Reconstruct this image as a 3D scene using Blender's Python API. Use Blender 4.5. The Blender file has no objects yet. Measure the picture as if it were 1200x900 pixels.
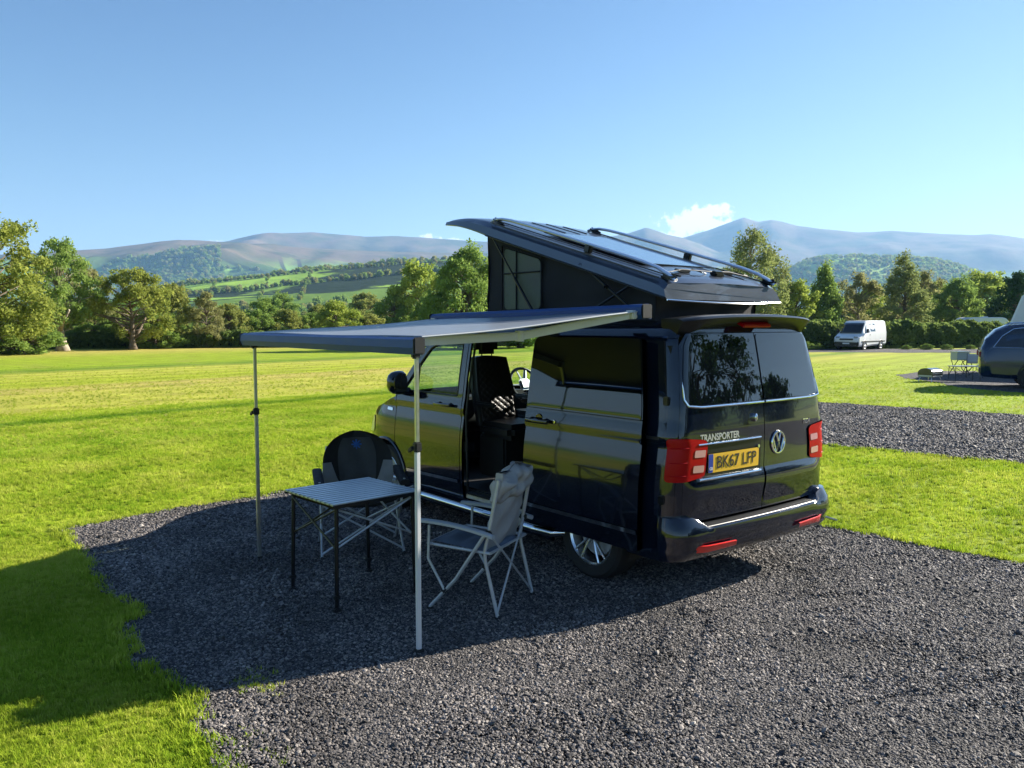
import bpy, bmesh, math, random
import numpy as np
from mathutils import Vector, Matrix, Euler
from mathutils.geometry import delaunay_2d_cdt

random.seed(7)
rng = np.random.default_rng(7)
R = math.radians
SC = bpy.context.scene
C = SC.collection

# ------------------------------------------------------------------ camera
CAM = np.array([-4.482, 5.221, 1.9535])
YAW, PITCH = R(-38.6056), R(-4.2409)
FPX = 955.0
cd = bpy.data.cameras.new('camera')
cam = bpy.data.objects.new('camera', cd)
C.objects.link(cam)
cam.location = CAM
cam.rotation_euler = (R(90) + PITCH, 0, YAW - R(90))
cd.sensor_width = 36
cd.lens = 36 * FPX / 1200
cd.clip_start = 0.05
cd.clip_end = 60000
SC.camera = cam
FWH = np.array([math.cos(YAW), math.sin(YAW), 0])
RTH = np.array([math.sin(YAW), -math.cos(YAW), 0])

# ------------------------------------------------------------------ light
SUN_EL, SUN_AZ = R(26.0), R(-101.5)          # where the sun stands, van frame (x forward, y left)
w = bpy.data.worlds.new('World')
SC.world = w
w.use_nodes = True
nt = w.node_tree
nt.nodes.clear()
out = nt.nodes.new('ShaderNodeOutputWorld')
bg = nt.nodes.new('ShaderNodeBackground')
sky = nt.nodes.new('ShaderNodeTexSky')
sky.sky_type = 'NISHITA'
sky.sun_disc = False
sky.sun_elevation = SUN_EL
sky.sun_rotation = R(90) - SUN_AZ
sky.altitude = 150
sky.air_density = 1.0
sky.dust_density = 0.1
sky.ozone_density = 2.2
bg.inputs['Strength'].default_value = 0.054
# soft cumulus standing behind the right-hand peaks, placed by direction in the sky
tc = nt.nodes.new('ShaderNodeTexCoord')


def px_dir(u, v):
    d = np.array([math.cos(YAW) * math.cos(PITCH), math.sin(YAW) * math.cos(PITCH), math.sin(PITCH)])
    r = RTH
    up = np.cross(r, d)
    q = d + r * (u - 600) / FPX - up * (v - 450) / FPX
    return q / np.linalg.norm(q)


noi = nt.nodes.new('ShaderNodeTexNoise')
noi.inputs['Scale'].default_value = 62
noi.inputs['Detail'].default_value = 7
noi.inputs['Roughness'].default_value = 0.62
nt.links.new(tc.outputs['Generated'], noi.inputs['Vector'])
mask_prev = None
for (u, v, su, sv, gain) in [(812, 262, 38, 17, 1.0), (833, 249, 24, 10, 1.0), (790, 276, 30, 9, .8), (846, 268, 26, 12, .9),
                             (500, 277, 12, 3.5, .55), (530, 282, 17, 5, .85), (268, 284, 16, 3, .45), (690, 281, 40, 5, .4)]:
    c0 = px_dir(u, v)
    dr = RTH / (su / FPX)
    up = np.cross(RTH, np.array([math.cos(YAW), math.sin(YAW), 0])) / (sv / FPX)
    sub = nt.nodes.new('ShaderNodeVectorMath'); sub.operation = 'SUBTRACT'
    nt.links.new(tc.outputs['Generated'], sub.inputs[0]); sub.inputs[1].default_value = c0
    d1 = nt.nodes.new('ShaderNodeVectorMath'); d1.operation = 'DOT_PRODUCT'
    nt.links.new(sub.outputs[0], d1.inputs[0]); d1.inputs[1].default_value = dr
    d2 = nt.nodes.new('ShaderNodeVectorMath'); d2.operation = 'DOT_PRODUCT'
    nt.links.new(sub.outputs[0], d2.inputs[0]); d2.inputs[1].default_value = up
    cb = nt.nodes.new('ShaderNodeCombineXYZ')
    nt.links.new(d1.outputs['Value'], cb.inputs[0]); nt.links.new(d2.outputs['Value'], cb.inputs[1])
    ln = nt.nodes.new('ShaderNodeVectorMath'); ln.operation = 'LENGTH'
    nt.links.new(cb.outputs[0], ln.inputs[0])
    mr = nt.nodes.new('ShaderNodeMapRange')
    nt.links.new(ln.outputs['Value'], mr.inputs['Value'])
    mr.inputs['From Min'].default_value = 0; mr.inputs['From Max'].default_value = 1.5
    mr.inputs['To Min'].default_value = gain; mr.inputs['To Max'].default_value = 0
    if mask_prev is None:
        mask_prev = mr.outputs['Result']
    else:
        mx = nt.nodes.new('ShaderNodeMath'); mx.operation = 'MAXIMUM'
        nt.links.new(mask_prev, mx.inputs[0]); nt.links.new(mr.outputs['Result'], mx.inputs[1])
        mask_prev = mx.outputs[0]
a1 = nt.nodes.new('ShaderNodeMath'); a1.operation = 'MULTIPLY_ADD'
nt.links.new(noi.outputs['Fac'], a1.inputs[0]); a1.inputs[1].default_value = 2.0; a1.inputs[2].default_value = -0.95
a2 = nt.nodes.new('ShaderNodeMath'); a2.operation = 'ADD'
nt.links.new(a1.outputs[0], a2.inputs[0]); nt.links.new(mask_prev, a2.inputs[1])
a3 = nt.nodes.new('ShaderNodeMapRange'); a3.interpolation_type = 'SMOOTHSTEP'
nt.links.new(a2.outputs[0], a3.inputs['Value'])
a3.inputs['From Min'].default_value = .34; a3.inputs['From Max'].default_value = .60
a3.inputs['To Min'].default_value = 0; a3.inputs['To Max'].default_value = .92
gate = nt.nodes.new('ShaderNodeMath'); gate.operation = 'MULTIPLY'
g2 = nt.nodes.new('ShaderNodeMath'); g2.operation = 'GREATER_THAN'; g2.inputs[1].default_value = 0.002
nt.links.new(mask_prev, g2.inputs[0]); nt.links.new(a3.outputs[0], gate.inputs[0]); nt.links.new(g2.outputs[0], gate.inputs[1])
mixc = nt.nodes.new('ShaderNodeMix'); mixc.data_type = 'RGBA'
nt.links.new(gate.outputs[0], mixc.inputs['Factor'])
tint = nt.nodes.new('ShaderNodeMix'); tint.data_type = 'RGBA'; tint.blend_type = 'MULTIPLY'
tint.inputs['Factor'].default_value = 1.0
tint.inputs['B'].default_value = (.95, .945, 1.02, 1)
dv = nt.nodes.new('ShaderNodeVectorMath'); dv.operation = 'SCALE'; dv.inputs['Scale'].default_value = 1 / 6.3
gm = nt.nodes.new('ShaderNodeGamma'); gm.inputs[1].default_value = 1.5
ml = nt.nodes.new('ShaderNodeVectorMath'); ml.operation = 'SCALE'; ml.inputs['Scale'].default_value = 6.3
nt.links.new(sky.outputs[0], dv.inputs[0]); nt.links.new(dv.outputs[0], gm.inputs[0]); nt.links.new(gm.outputs[0], ml.inputs[0])
# shoulder so the glow near the sun side keeps its colour: c * 1.5 / (1 + .145 c)
n1 = nt.nodes.new('ShaderNodeVectorMath'); n1.operation = 'SCALE'; n1.inputs['Scale'].default_value = 1.52
n2 = nt.nodes.new('ShaderNodeVectorMath'); n2.operation = 'MULTIPLY_ADD'; n2.inputs[1].default_value = (.145,) * 3; n2.inputs[2].default_value = (1, 1, 1)
n3 = nt.nodes.new('ShaderNodeVectorMath'); n3.operation = 'DIVIDE'
nt.links.new(ml.outputs[0], n1.inputs[0]); nt.links.new(ml.outputs[0], n2.inputs[0]); nt.links.new(n1.outputs[0], n3.inputs[0]); nt.links.new(n2.outputs[0], n3.inputs[1])
nt.links.new(n3.outputs[0], tint.inputs['A'])
nt.links.new(tint.outputs['Result'], mixc.inputs['A'])
mixc.inputs['B'].default_value = (7.6, 7.7, 7.8, 1)
nt.links.new(mixc.outputs['Result'], bg.inputs['Color'])
nt.links.new(bg.outputs[0], out.inputs[0])

sd = bpy.data.lights.new('sun', 'SUN')
sd.energy = 5.0
sd.angle = R(0.53)
sd.color = (1.0, .93, .80)
sun = bpy.data.objects.new('sun', sd)
C.objects.link(sun)
sv = Vector((math.cos(SUN_EL) * math.cos(SUN_AZ), math.cos(SUN_EL) * math.sin(SUN_AZ), math.sin(SUN_EL)))
sun.rotation_euler = sv.to_track_quat('Z', 'Y').to_euler()
SC.view_settings.view_transform = 'Standard'
SC.view_settings.look = 'None'
SC.view_settings.exposure = 1.68
SC.view_settings.gamma = 1
SC.render.engine = 'CYCLES'
SC.cycles.max_bounces = 8
SC.cycles.transparent_max_bounces = 24
SC.cycles.volume_bounces = 1


# ------------------------------------------------------------------ materials
def M(name, col, rough=.6, metal=0, var=0, vscale=8, bump=0, bscale=60, coat=0, spec=.5, trans=0, detail=4, col2=None, sheen=0):
    m = bpy.data.materials.new(name)
    m.use_nodes = True
    t = m.node_tree
    b = t.nodes['Principled BSDF']
    b.inputs['Base Color'].default_value = (*col, 1)
    b.inputs['Roughness'].default_value = rough
    b.inputs['Metallic'].default_value = metal
    b.inputs['Specular IOR Level'].default_value = spec
    if coat:
        b.inputs['Coat Weight'].default_value = coat
        b.inputs['Coat Roughness'].default_value = .02
    if sheen:
        b.inputs['Sheen Weight'].default_value = sheen
    if var or bump or col2:
        tcn = t.nodes.new('ShaderNodeTexCoord')
    if var or col2:
        n = t.nodes.new('ShaderNodeTexNoise')
        n.inputs['Scale'].default_value = vscale
        n.inputs['Detail'].default_value = detail
        t.links.new(tcn.outputs['Object'], n.inputs['Vector'])
        r = t.nodes.new('ShaderNodeValToRGB')
        c2 = col2 or tuple(min(1, c * (1 + var)) for c in col)
        c1 = col if col2 else tuple(c * (1 - var) for c in col)
        r.color_ramp.elements[0].position = .3; r.color_ramp.elements[1].position = .7
        r.color_ramp.elements[0].color = (*c1, 1); r.color_ramp.elements[1].color = (*c2, 1)
        t.links.new(n.outputs['Fac'], r.inputs[0])
        t.links.new(r.outputs[0], b.inputs['Base Color'])
        mr = t.nodes.new('ShaderNodeMapRange')
        t.links.new(n.outputs['Fac'], mr.inputs['Value'])
        mr.inputs['To Min'].default_value = max(0, rough - .08 * (rough > .1)); mr.inputs['To Max'].default_value = min(1, rough + .08 * (rough > .1))
        t.links.new(mr.outputs[0], b.inputs['Roughness'])
    if bump:
        n2 = t.nodes.new('ShaderNodeTexNoise')
        n2.inputs['Scale'].default_value = bscale
        n2.inputs['Detail'].default_value = 3
        t.links.new(tcn.outputs['Object'], n2.inputs['Vector'])
        bp = t.nodes.new('ShaderNodeBump')
        bp.inputs['Strength'].default_value = bump
        bp.inputs['Distance'].default_value = .01
        t.links.new(n2.outputs['Fac'], bp.inputs['Height'])
        t.links.new(bp.outputs[0], b.inputs['Normal'])
    return m


def glass_mat(name, tint=(.55, .68, .66), base_gloss=.10):
    m = bpy.data.materials.new(name)
    m.use_nodes = True
    t = m.node_tree
    t.nodes.clear()
    o = t.nodes.new('ShaderNodeOutputMaterial')
    tr = t.nodes.new('ShaderNodeBsdfTransparent'); tr.inputs[0].default_value = (*tint, 1)
    gl = t.nodes.new('ShaderNodeBsdfGlossy'); gl.inputs['Roughness'].default_value = .01
    lw = t.nodes.new('ShaderNodeLayerWeight'); lw.inputs[0].default_value = .5
    fr = t.nodes.new('ShaderNodeMath'); fr.operation = 'POWER'; t.links.new(lw.outputs['Facing'], fr.inputs[0]); fr.inputs[1].default_value = 4.0
    mu = t.nodes.new('ShaderNodeMath'); mu.operation = 'ADD'; mu.use_clamp = True
    t.links.new(fr.outputs[0], mu.inputs[0]); mu.inputs[1].default_value = base_gloss
    mx = t.nodes.new('ShaderNodeMixShader')
    t.links.new(mu.outputs[0], mx.inputs[0]); t.links.new(tr.outputs[0], mx.inputs[1]); t.links.new(gl.outputs[0], mx.inputs[2])
    t.links.new(mx.outputs[0], o.inputs[0])
    return m


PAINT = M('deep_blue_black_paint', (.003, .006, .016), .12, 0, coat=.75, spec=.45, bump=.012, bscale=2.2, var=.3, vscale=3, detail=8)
PLASTIC = M('black_plastic', (.012, .013, .015), .45, bump=.05, bscale=300)
SATIN = M('satin_black', (.007, .008, .010), .3, spec=.4)
DARKIN = M('dark_interior', (.008, .008, .009), .7)
DGLASS = M('dark_tinted_glass', (.002, .003, .005), .015, spec=.8, coat=.25)
GLASS = glass_mat('cab_glass', (.74, .88, .86), .03)
CHROME = M('chrome', (.75, .77, .80), .08, 1)
ALU = M('brushed_aluminium', (.60, .61, .62), .32, 1, var=.08, vscale=30)
ALURAIL = M('polished_rail', (.85, .87, .90), .28, 1)
GREYTUBE = M('grey_coated_tube', (.42, .44, .47), .35, .3, var=.1, vscale=20)
RUBBER = M('tyre_rubber', (.014, .014, .015), .75, bump=.2, bscale=90, var=.2)
LEATHER = M('black_leather', (.012, .012, .014), .42, bump=.3, bscale=120)
REDLENS = M('red_lens', (.36, .001, .004), .28, spec=.15)
PALELENS = M('clear_lens', (.52, .25, .25), .12, coat=1)
REDREFL = M('red_reflector', (.65, .02, .01), .2, coat=1)
YELLOWPLATE = M('yellow_plate', (.72, .42, .03), .35, coat=.5)
BLUEBAND = M('blue_band', (.01, .04, .30), .4)
INK = M('plate_ink', (.006, .006, .006), .5)
CANVAS = M('tent_canvas', (.008, .009, .014), .85, var=.15, vscale=5, bump=.25, bscale=400)
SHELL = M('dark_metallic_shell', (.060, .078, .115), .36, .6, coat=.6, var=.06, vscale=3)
AWNCASE = M('awning_case_sky_tint', (.009, .048, .19), .42, .0, var=.05, spec=.35)  # sky reflection on the dark glossy rails is put into the base colour
AWNFAB = M('awning_fabric', (.17, .19, .22), .42, var=.06, vscale=4, bump=.06, bscale=8)
GREYFAB = M('grey_chair_fabric', (.30, .30, .31), .55, var=.15, vscale=6, bump=.5, bscale=14)
GREYFABD = M('blue_grey_seat_fabric', (.12, .15, .20), .75, var=.15, vscale=8, bump=.4, bscale=40)
BLACKFAB = M('black_chair_fabric', (.012, .012, .014), .8, var=.3, bump=.5, bscale=22)
CHARFAB = M('charcoal_fabric', (.045, .047, .052), .8, var=.25, vscale=5, bump=.5, bscale=20)
PALEFAB = M('pale_grey_fabric', (.22, .22, .23), .8, var=.15, bump=.5, bscale=20)
BLUELOGO = M('blue_emblem', (.02, .10, .40), .6)
WHITEPAINT = M('white_van_paint', (.72, .73, .74), .3, coat=.6, var=.04, vscale=2)
BLUEPAINT = M('blue_car_paint', (.006, .022, .065), .18, .2, coat=.8)
CREAM = M('pale_caravan_skin', (.62, .66, .70), .35, var=.03, vscale=2)
BARK = M('bark', (.13, .10, .07), .9, var=.35, vscale=3, bump=1, bscale=9)
PALEBARK = M('pale_bark', (.30, .25, .19), .9, var=.35, vscale=2.5, bump=1, bscale=7)


def leafmat(name, c1, c2, tr=.5):
    c1 = tuple(a * .65 + b * .35 for a, b in zip(c1, c2))
    c1, c2 = [(c[0], c[1], c[2] + .13 * c[1]) for c in (c1, c2)]
    m = bpy.data.materials.new(name)
    m.use_nodes = True
    t = m.node_tree
    t.nodes.clear()
    o = t.nodes.new('ShaderNodeOutputMaterial')
    g = t.nodes.new('ShaderNodeNewGeometry')
    n = t.nodes.new('ShaderNodeTexNoise'); n.inputs['Scale'].default_value = .55; n.inputs['Detail'].default_value = 2
    t.links.new(g.outputs['Position'], n.inputs['Vector'])
    ad = t.nodes.new('ShaderNodeMath'); ad.operation = 'MULTIPLY_ADD'
    t.links.new(g.outputs['Random Per Island'], ad.inputs[0]); ad.inputs[1].default_value = .5
    sb = t.nodes.new('ShaderNodeMath'); sb.operation = 'SUBTRACT'; sb.inputs[1].default_value = .25
    t.links.new(n.outputs['Fac'], sb.inputs[0]); t.links.new(sb.outputs[0], ad.inputs[2])
    r = t.nodes.new('ShaderNodeValToRGB')
    r.color_ramp.elements[0].position = .25; r.color_ramp.elements[1].position = .75
    r.color_ramp.elements[0].color = (*c1, 1); r.color_ramp.elements[1].color = (*c2, 1)
    t.links.new(ad.outputs[0], r.inputs[0])
    d = t.nodes.new('ShaderNodeBsdfDiffuse'); tl = t.nodes.new('ShaderNodeBsdfTranslucent')
    t.links.new(r.outputs[0], d.inputs[0]); t.links.new(r.outputs[0], tl.inputs[0])
    mx = t.nodes.new('ShaderNodeMixShader'); mx.inputs[0].default_value = tr
    t.links.new(d.outputs[0], mx.inputs[1]); t.links.new(tl.outputs[0], mx.inputs[2])
    t.links.new(mx.outputs[0], o.inputs[0])
    return m


# ------------------------------------------------------------------ mesh helpers
def tag(o, label=None, cat=None, group=None, kind=None):
    if label: o['label'] = label
    if cat: o['category'] = cat
    if group: o['group'] = group
    if kind: o['kind'] = kind
    return o


def empty(name, loc=(0, 0, 0), rz=0, **k):
    o = bpy.data.objects.new(name, None)
    C.objects.link(o)
    o.location = loc
    o.rotation_euler = (0, 0, rz)
    o.empty_display_size = .1
    return tag(o, **k)


def link(name, me, mat, parent=None, loc=None, rz=0):
    o = bpy.data.objects.new(name, me)
    if mat:
        for m in (mat if isinstance(mat, (list, tuple)) else [mat]):
            me.materials.append(m)
    C.objects.link(o)
    if parent: o.parent = parent
    if loc is not None: o.location = loc
    o.rotation_euler = (0, 0, rz)
    return o


def quadmesh(name, V, F):
    """V (n,3), F (m,k) arrays, fast"""
    V = np.asarray(V, np.float32); F = np.asarray(F, np.int32)
    me = bpy.data.meshes.new(name)
    me.vertices.add(len(V)); me.vertices.foreach_set('co', V.ravel())
    k = F.shape[1]
    me.loops.add(F.size); me.loops.foreach_set('vertex_index', F.ravel())
    me.polygons.add(len(F)); me.polygons.foreach_set('loop_start', np.arange(0, F.size, k, dtype=np.int32))
    me.polygons.foreach_set('loop_total', np.full(len(F), k, np.int32))
    me.update(calc_edges=True)
    return me


SPLIT = {'cross_brace', 'canopy_hem', 'case_end_cap', 'rail_end_cap', 'rail_foot', 'armrest', 'mounting_bracket', 'gas_strut', 'scissor_arm', 'rear_cross_brace', 'cross_tube', 'seat_rail', 'plastic_joint', 'lens_rib', 'leg_frame', 'drawbar', 'rear_groove', 'door_seal', 'window_seal', 'window_binding', 'arm_post', 'leg', 'foot', 'door_frame', 'spoke', 'frame'}


class MB:
    def __init__(s): s.v = []; s.f = []; s.m = []

    def add(s, V, F, mi=0):
        o = len(s.v)
        s.v += [tuple(map(float, p)) for p in V]
        s.f += [tuple(i + o for i in f) for f in F]
        s.m += [mi] * len(F)
        return s

    def box(s, c, size, rot=None, mi=0, bev=0):
        x, y, z = [q / 2 for q in size]
        if bev:
            b = min(bev, x * .9, y * .9, z * .9)
            bm = bmesh.new(); bmesh.ops.create_cube(bm, size=1)
            for v in bm.verts: v.co = Vector((v.co.x * 2 * x, v.co.y * 2 * y, v.co.z * 2 * z))
            bmesh.ops.bevel(bm, geom=bm.edges[:], offset=b, segments=2, affect='EDGES')
            V = [v.co.copy() for v in bm.verts]; F = [[v.index for v in f.verts] for f in bm.faces]; bm.free()
        else:
            V = [Vector((a, b_, c_)) for a in (-x, x) for b_ in (-y, y) for c_ in (-z, z)]
            F = [(0, 1, 3, 2), (4, 6, 7, 5), (0, 4, 5, 1), (2, 3, 7, 6), (0, 2, 6, 4), (1, 5, 7, 3)]
        if rot is not None:
            mt = rot if isinstance(rot, Matrix) else Euler(rot).to_matrix()
            V = [mt @ v for v in V]
        c = Vector(c)
        return s.add([v + c for v in V], F, mi)

    def path(s, pts, r, n=8, mi=0, cap=True, flat=1.0, upv=None):
        pts = [Vector(p) for p in pts]
        rs = r if isinstance(r, (list, tuple)) else [r] * len(pts)
        rings = []
        T0 = (pts[1] - pts[0]).normalized()
        ref = Vector(upv) if upv is not None else (Vector((0, 0, 1)) if abs(T0.z) < .9 else Vector((1, 0, 0)))
        for i, p in enumerate(pts):
            a = pts[max(0, i - 1)]; b = pts[min(len(pts) - 1, i + 1)]
            T = (b - a).normalized()
            X = T.cross(ref)
            if X.length < 1e-4: X = T.orthogonal()
            X.normalize(); Y = X.cross(T).normalized()
            ref = Y
            rings.append([p + (X * math.cos(2 * math.pi * k / n) + Y * math.sin(2 * math.pi * k / n) * flat) * rs[i] for k in range(n)])
        V = [v for g in rings for v in g]; F = []
        for i in range(len(rings) - 1):
            for k in range(n):
                F.append((i * n + k, i * n + (k + 1) % n, (i + 1) * n + (k + 1) % n, (i + 1) * n + k))
        if cap:
            F.append(tuple(range(n - 1, -1, -1))); F.append(tuple((len(rings) - 1) * n + k for k in range(n)))
        return s.add(V, F, mi)

    def lathe(s, prof, c, axis='y', n=32, mi=0):
        """prof: (along, radius) list"""
        V = []; F = []
        for (a, r) in prof:
            for k in range(n):
                t = 2 * math.pi * k / n
                q = (a, r * math.cos(t), r * math.sin(t))
                if axis == 'y': q = (q[1], q[0], q[2])
                if axis == 'z': q = (q[1], q[2], q[0])
                V.append((q[0] + c[0], q[1] + c[1], q[2] + c[2]))
        for i in range(len(prof) - 1):
            for k in range(n):
                F.append((i * n + k, i * n + (k + 1) % n, (i + 1) * n + (k + 1) % n, (i + 1) * n + k))
        return s.add(V, F, mi)

    def grid(s, P, mi=0, closed=False):
        """P[i][j] points"""
        ni = len(P); nj = len(P[0])
        V = [q for r in P for q in r]; F = []
        for i in range(ni - 1):
            for j in range(nj - 1 + (1 if closed else 0)):
                j2 = (j + 1) % nj
                F.append((i * nj + j, i * nj + j2, (i + 1) * nj + j2, (i + 1) * nj + j))
        return s.add(V, F, mi)

    def mesh(s, name, smooth=True):
        me = bpy.data.meshes.new(name)
        me.from_pydata(s.v, [], s.f)
        me.polygons.foreach_set('material_index', s.m)
        if smooth:
            me.polygons.foreach_set('use_smooth', [True] * len(s.f))
        me.update()
        return me

    def islands(s):
        par = list(range(len(s.v)))
        def find(a):
            while par[a] != a: par[a] = par[par[a]]; a = par[a]
            return a
        for f in s.f:
            r0 = find(f[0])
            for i in f[1:]: par[find(i)] = r0
        g = {}
        for f, m in zip(s.f, s.m): g.setdefault(find(f[0]), []).append((f, m))
        out = []
        for fs in g.values():
            ids = sorted({i for f, m in fs for i in f}); mp = {j: k for k, j in enumerate(ids)}
            q = MB(); q.v = [s.v[i] for i in ids]; q.f = [tuple(mp[i] for i in f) for f, m in fs]; q.m = [m for f, m in fs]; out.append(q)
        return out

    def build(s, name, mat, parent=None, smooth=True, angle=35, loc=None, rz=0, fix=True, solid=0, subs=0):
        if name in SPLIT:
            isl = s.islands()
            if len(isl) > 1:
                os_ = [q._build(name, mat, parent, smooth, angle, loc, rz, fix, solid, subs) for q in isl]
                return os_[0]
        return s._build(name, mat, parent, smooth, angle, loc, rz, fix, solid, subs)

    def _build(s, name, mat, parent=None, smooth=True, angle=35, loc=None, rz=0, fix=True, solid=0, subs=0):
        me = s.mesh(name, smooth)
        bm = bmesh.new(); bm.from_mesh(me)
        bmesh.ops.remove_doubles(bm, verts=bm.verts, dist=1e-5)
        if fix: bmesh.ops.recalc_face_normals(bm, faces=bm.faces)
        bm.to_mesh(me); bm.free()
        if smooth:
            me.polygons.foreach_set('use_smooth', [True] * len(me.polygons))
            me.set_sharp_from_angle(angle=R(angle))
        o = link(name, me, mat, parent, loc, rz)
        if solid:
            m = o.modifiers.new('solid', 'SOLIDIFY'); m.thickness = solid; m.offset = 0
        if subs:
            m = o.modifiers.new('sub', 'SUBSURF'); m.levels = subs; m.render_levels = subs
        return o


def copy_tree(o, parent=None):
    c = o.copy()
    C.objects.link(c)
    if parent: c.parent = parent
    for ch in list(o.children):
        copy_tree(ch, c)
    return c


# ---- curved sheet metal: a 2-D outline (with holes) wrapped on a surface function
def inside(pts, poly):
    x, y = pts[:, 0], pts[:, 1]
    r = np.zeros(len(pts), bool)
    n = len(poly)
    for i in range(n):
        x1, y1 = poly[i]; x2, y2 = poly[(i + 1) % n]
        if y1 == y2: continue
        c = ((y1 > y) != (y2 > y)) & (x < (x2 - x1) * (y - y1) / (y2 - y1) + x1)
        r ^= c
    return r


def resample(poly, d):
    o = []
    n = len(poly)
    for i in range(n):
        a = np.array(poly[i], float); b = np.array(poly[(i + 1) % n], float)
        k = max(1, int(math.ceil(np.linalg.norm(b - a) / d)))
        for j in range(k): o.append(tuple(a + (b - a) * j / k))
    return o


def distpoly(P, poly):
    q = np.array(poly); q2 = np.roll(q, -1, 0)
    d = np.full(len(P), 1e9)
    for a, b in zip(q, q2):
        ab = b - a; L = ab @ ab + 1e-12
        t = np.clip(((P - a) @ ab) / L, 0, 1)
        d = np.minimum(d, np.linalg.norm(P - (a + t[:, None] * ab), axis=1))
    return d


def rounded(poly, r, seg=4):
    o = []
    n = len(poly)
    for i in range(n):
        p0, p1, p2 = [np.array(poly[(i + k) % n], float) for k in (-1, 0, 1)]
        a = p0 - p1; b = p2 - p1
        la, lb = np.linalg.norm(a), np.linalg.norm(b)
        q = min(r, la * .45, lb * .45)
        s_, e_ = p1 + a / la * q, p1 + b / lb * q
        for k in range(seg + 1):
            t = k / seg
            o.append(tuple((1 - t) ** 2 * s_ + 2 * t * (1 - t) * p1 + t * t * e_))
    return o


def sheet(name, polys, fn, mat, parent=None, off=0., rim=.02, d=.045, mirror=False, flip=True):
    """polys: list of (outer, [holes]) in parameter space; fn(a,b)->xyz"""
    V = []; N = []; F = []

    def nrm(a, b):
        e = 2e-3
        p = np.array(fn(a + e, b)) - np.array(fn(a - e, b)); q = np.array(fn(a, b + e)) - np.array(fn(a, b - e))
        k = np.cross(p, q); k /= (np.linalg.norm(k) + 1e-12)
        return -k if flip else k
    for outer, holes in polys:
        loops = [resample(outer, d)] + [resample(h, d) for h in holes]
        pts = []; edges = []
        for lp in loops:
            o = len(pts); pts += lp
            edges += [(o + i, o + (i + 1) % len(lp)) for i in range(len(lp))]
        q = np.array(loops[0])
        gx = np.arange(q[:, 0].min() + d / 2, q[:, 0].max(), d); gy = np.arange(q[:, 1].min() + d / 2, q[:, 1].max(), d)
        if len(gx) and len(gy):
            G = np.array([(x, y) for x in gx for y in gy])
            ok = inside(G, loops[0])
            for h in loops[1:]: ok &= ~inside(G, h)
            dd = np.min([distpoly(G, lp) for lp in loops], axis=0)
            ok &= dd > d * .4
            pts += [tuple(g) for g in G[ok]]
        rv, re, rf, *_ = delaunay_2d_cdt([Vector(p) for p in pts], edges, [], 0, 1e-6)
        rv = np.array([tuple(p) for p in rv]); rf = np.array([tuple(f) for f in rf])
        cen = rv[rf].mean(1)
        ok = inside(cen, loops[0])
        for h in loops[1:]: ok &= ~inside(cen, h)
        rf = rf[ok]
        o = len(V)
        for a, b in rv:
            n = nrm(a, b); V.append(np.array(fn(a, b)) + n * off); N.append(n)
        for f in rf:
            a, b, c = f
            P = rv[[a, b, c]]
            ar = (P[1, 0] - P[0, 0]) * (P[2, 1] - P[0, 1]) - (P[2, 0] - P[0, 0]) * (P[1, 1] - P[0, 1])
            if (ar < 0) != flip: a, c = c, a
            F.append((a + o, b + o, c + o))
        if rim:
            for lp in loops:
                o = len(V); n_ = len(lp)
                top = [];
                for (a, b) in lp:
                    n = nrm(a, b); p = np.array(fn(a, b)) + n * off; top.append((p, n))
                for i in range(n_):
                    (p, n), (p2, n2) = top[i], top[(i + 1) % n_]
                    e = np.cross(p2 - p, n); e /= (np.linalg.norm(e) + 1e-9)
                    k = len(V)
                    V += [p, p2, p2 - n2 * rim, p - n * rim]; N += [e] * 4
                    F.append((k, k + 1, k + 2, k + 3))
    V = np.array(V); N = np.array(N)
    if mirror:
        V[:, 1] *= -1; N[:, 1] *= -1; F = [tuple(reversed(f)) for f in F]
    me = bpy.data.meshes.new(name)
    me.from_pydata([tuple(v) for v in V], [], F)
    me.polygons.foreach_set('use_smooth', [True] * len(F))
    me.update()
    me.normals_split_custom_set_from_vertices([tuple(n) for n in N])
    return link(name, me, mat, parent)

# ================================================================== CAMPER VAN
_wk = [(.15, .89), (.22, .92), (.30, .938), (.45, .953), (.60, .960), (.80, .962), (.89, .958), (.97, .951), (1.04, .941), (1.105, .930), (1.125, .927),
       (1.137, .946), (1.165, .943), (1.21, .934), (1.255, .924), (1.27, .919), (1.30, .918), (1.45, .898), (1.60, .874), (1.75, .848), (1.84, .830)]
_vv = np.linspace(.1, 1.9, 721)
_ww = np.interp(_vv, [a for a, b in _wk], [b for a, b in _wk])
_kk = np.exp(-.5 * (np.arange(-12, 13) / 3.2) ** 2); _kk /= _kk.sum()
_ws = np.convolve(np.pad(_ww, 12, mode='edge'), _kk, 'valid')
VT, VR = 1.84, .125          # where the side starts to curl over to the roof, and the curl radius
RC, ST = .13, -.765


def prof(v):
    if v <= VT: return float(np.interp(v, _vv, _ws)), v
    t = (v - VT) / VR
    return .829 - VR * (1 - math.cos(t)) - .05 * math.sin(t), VT + VR * math.sin(t)


_xr = [(.1, -.875), (.3, -.887), (.55, -.897), (1.0, -.910), (1.2, -.907), (1.38, -.891), (1.6, -.850), (1.84, -.800), (1.99, -.768)]


def xrear(v): return float(np.interp(v, [a for a, b in _xr], [b for a, b in _xr]))


def crown(y): return .035 * (1 - (y / .95) ** 2)


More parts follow.
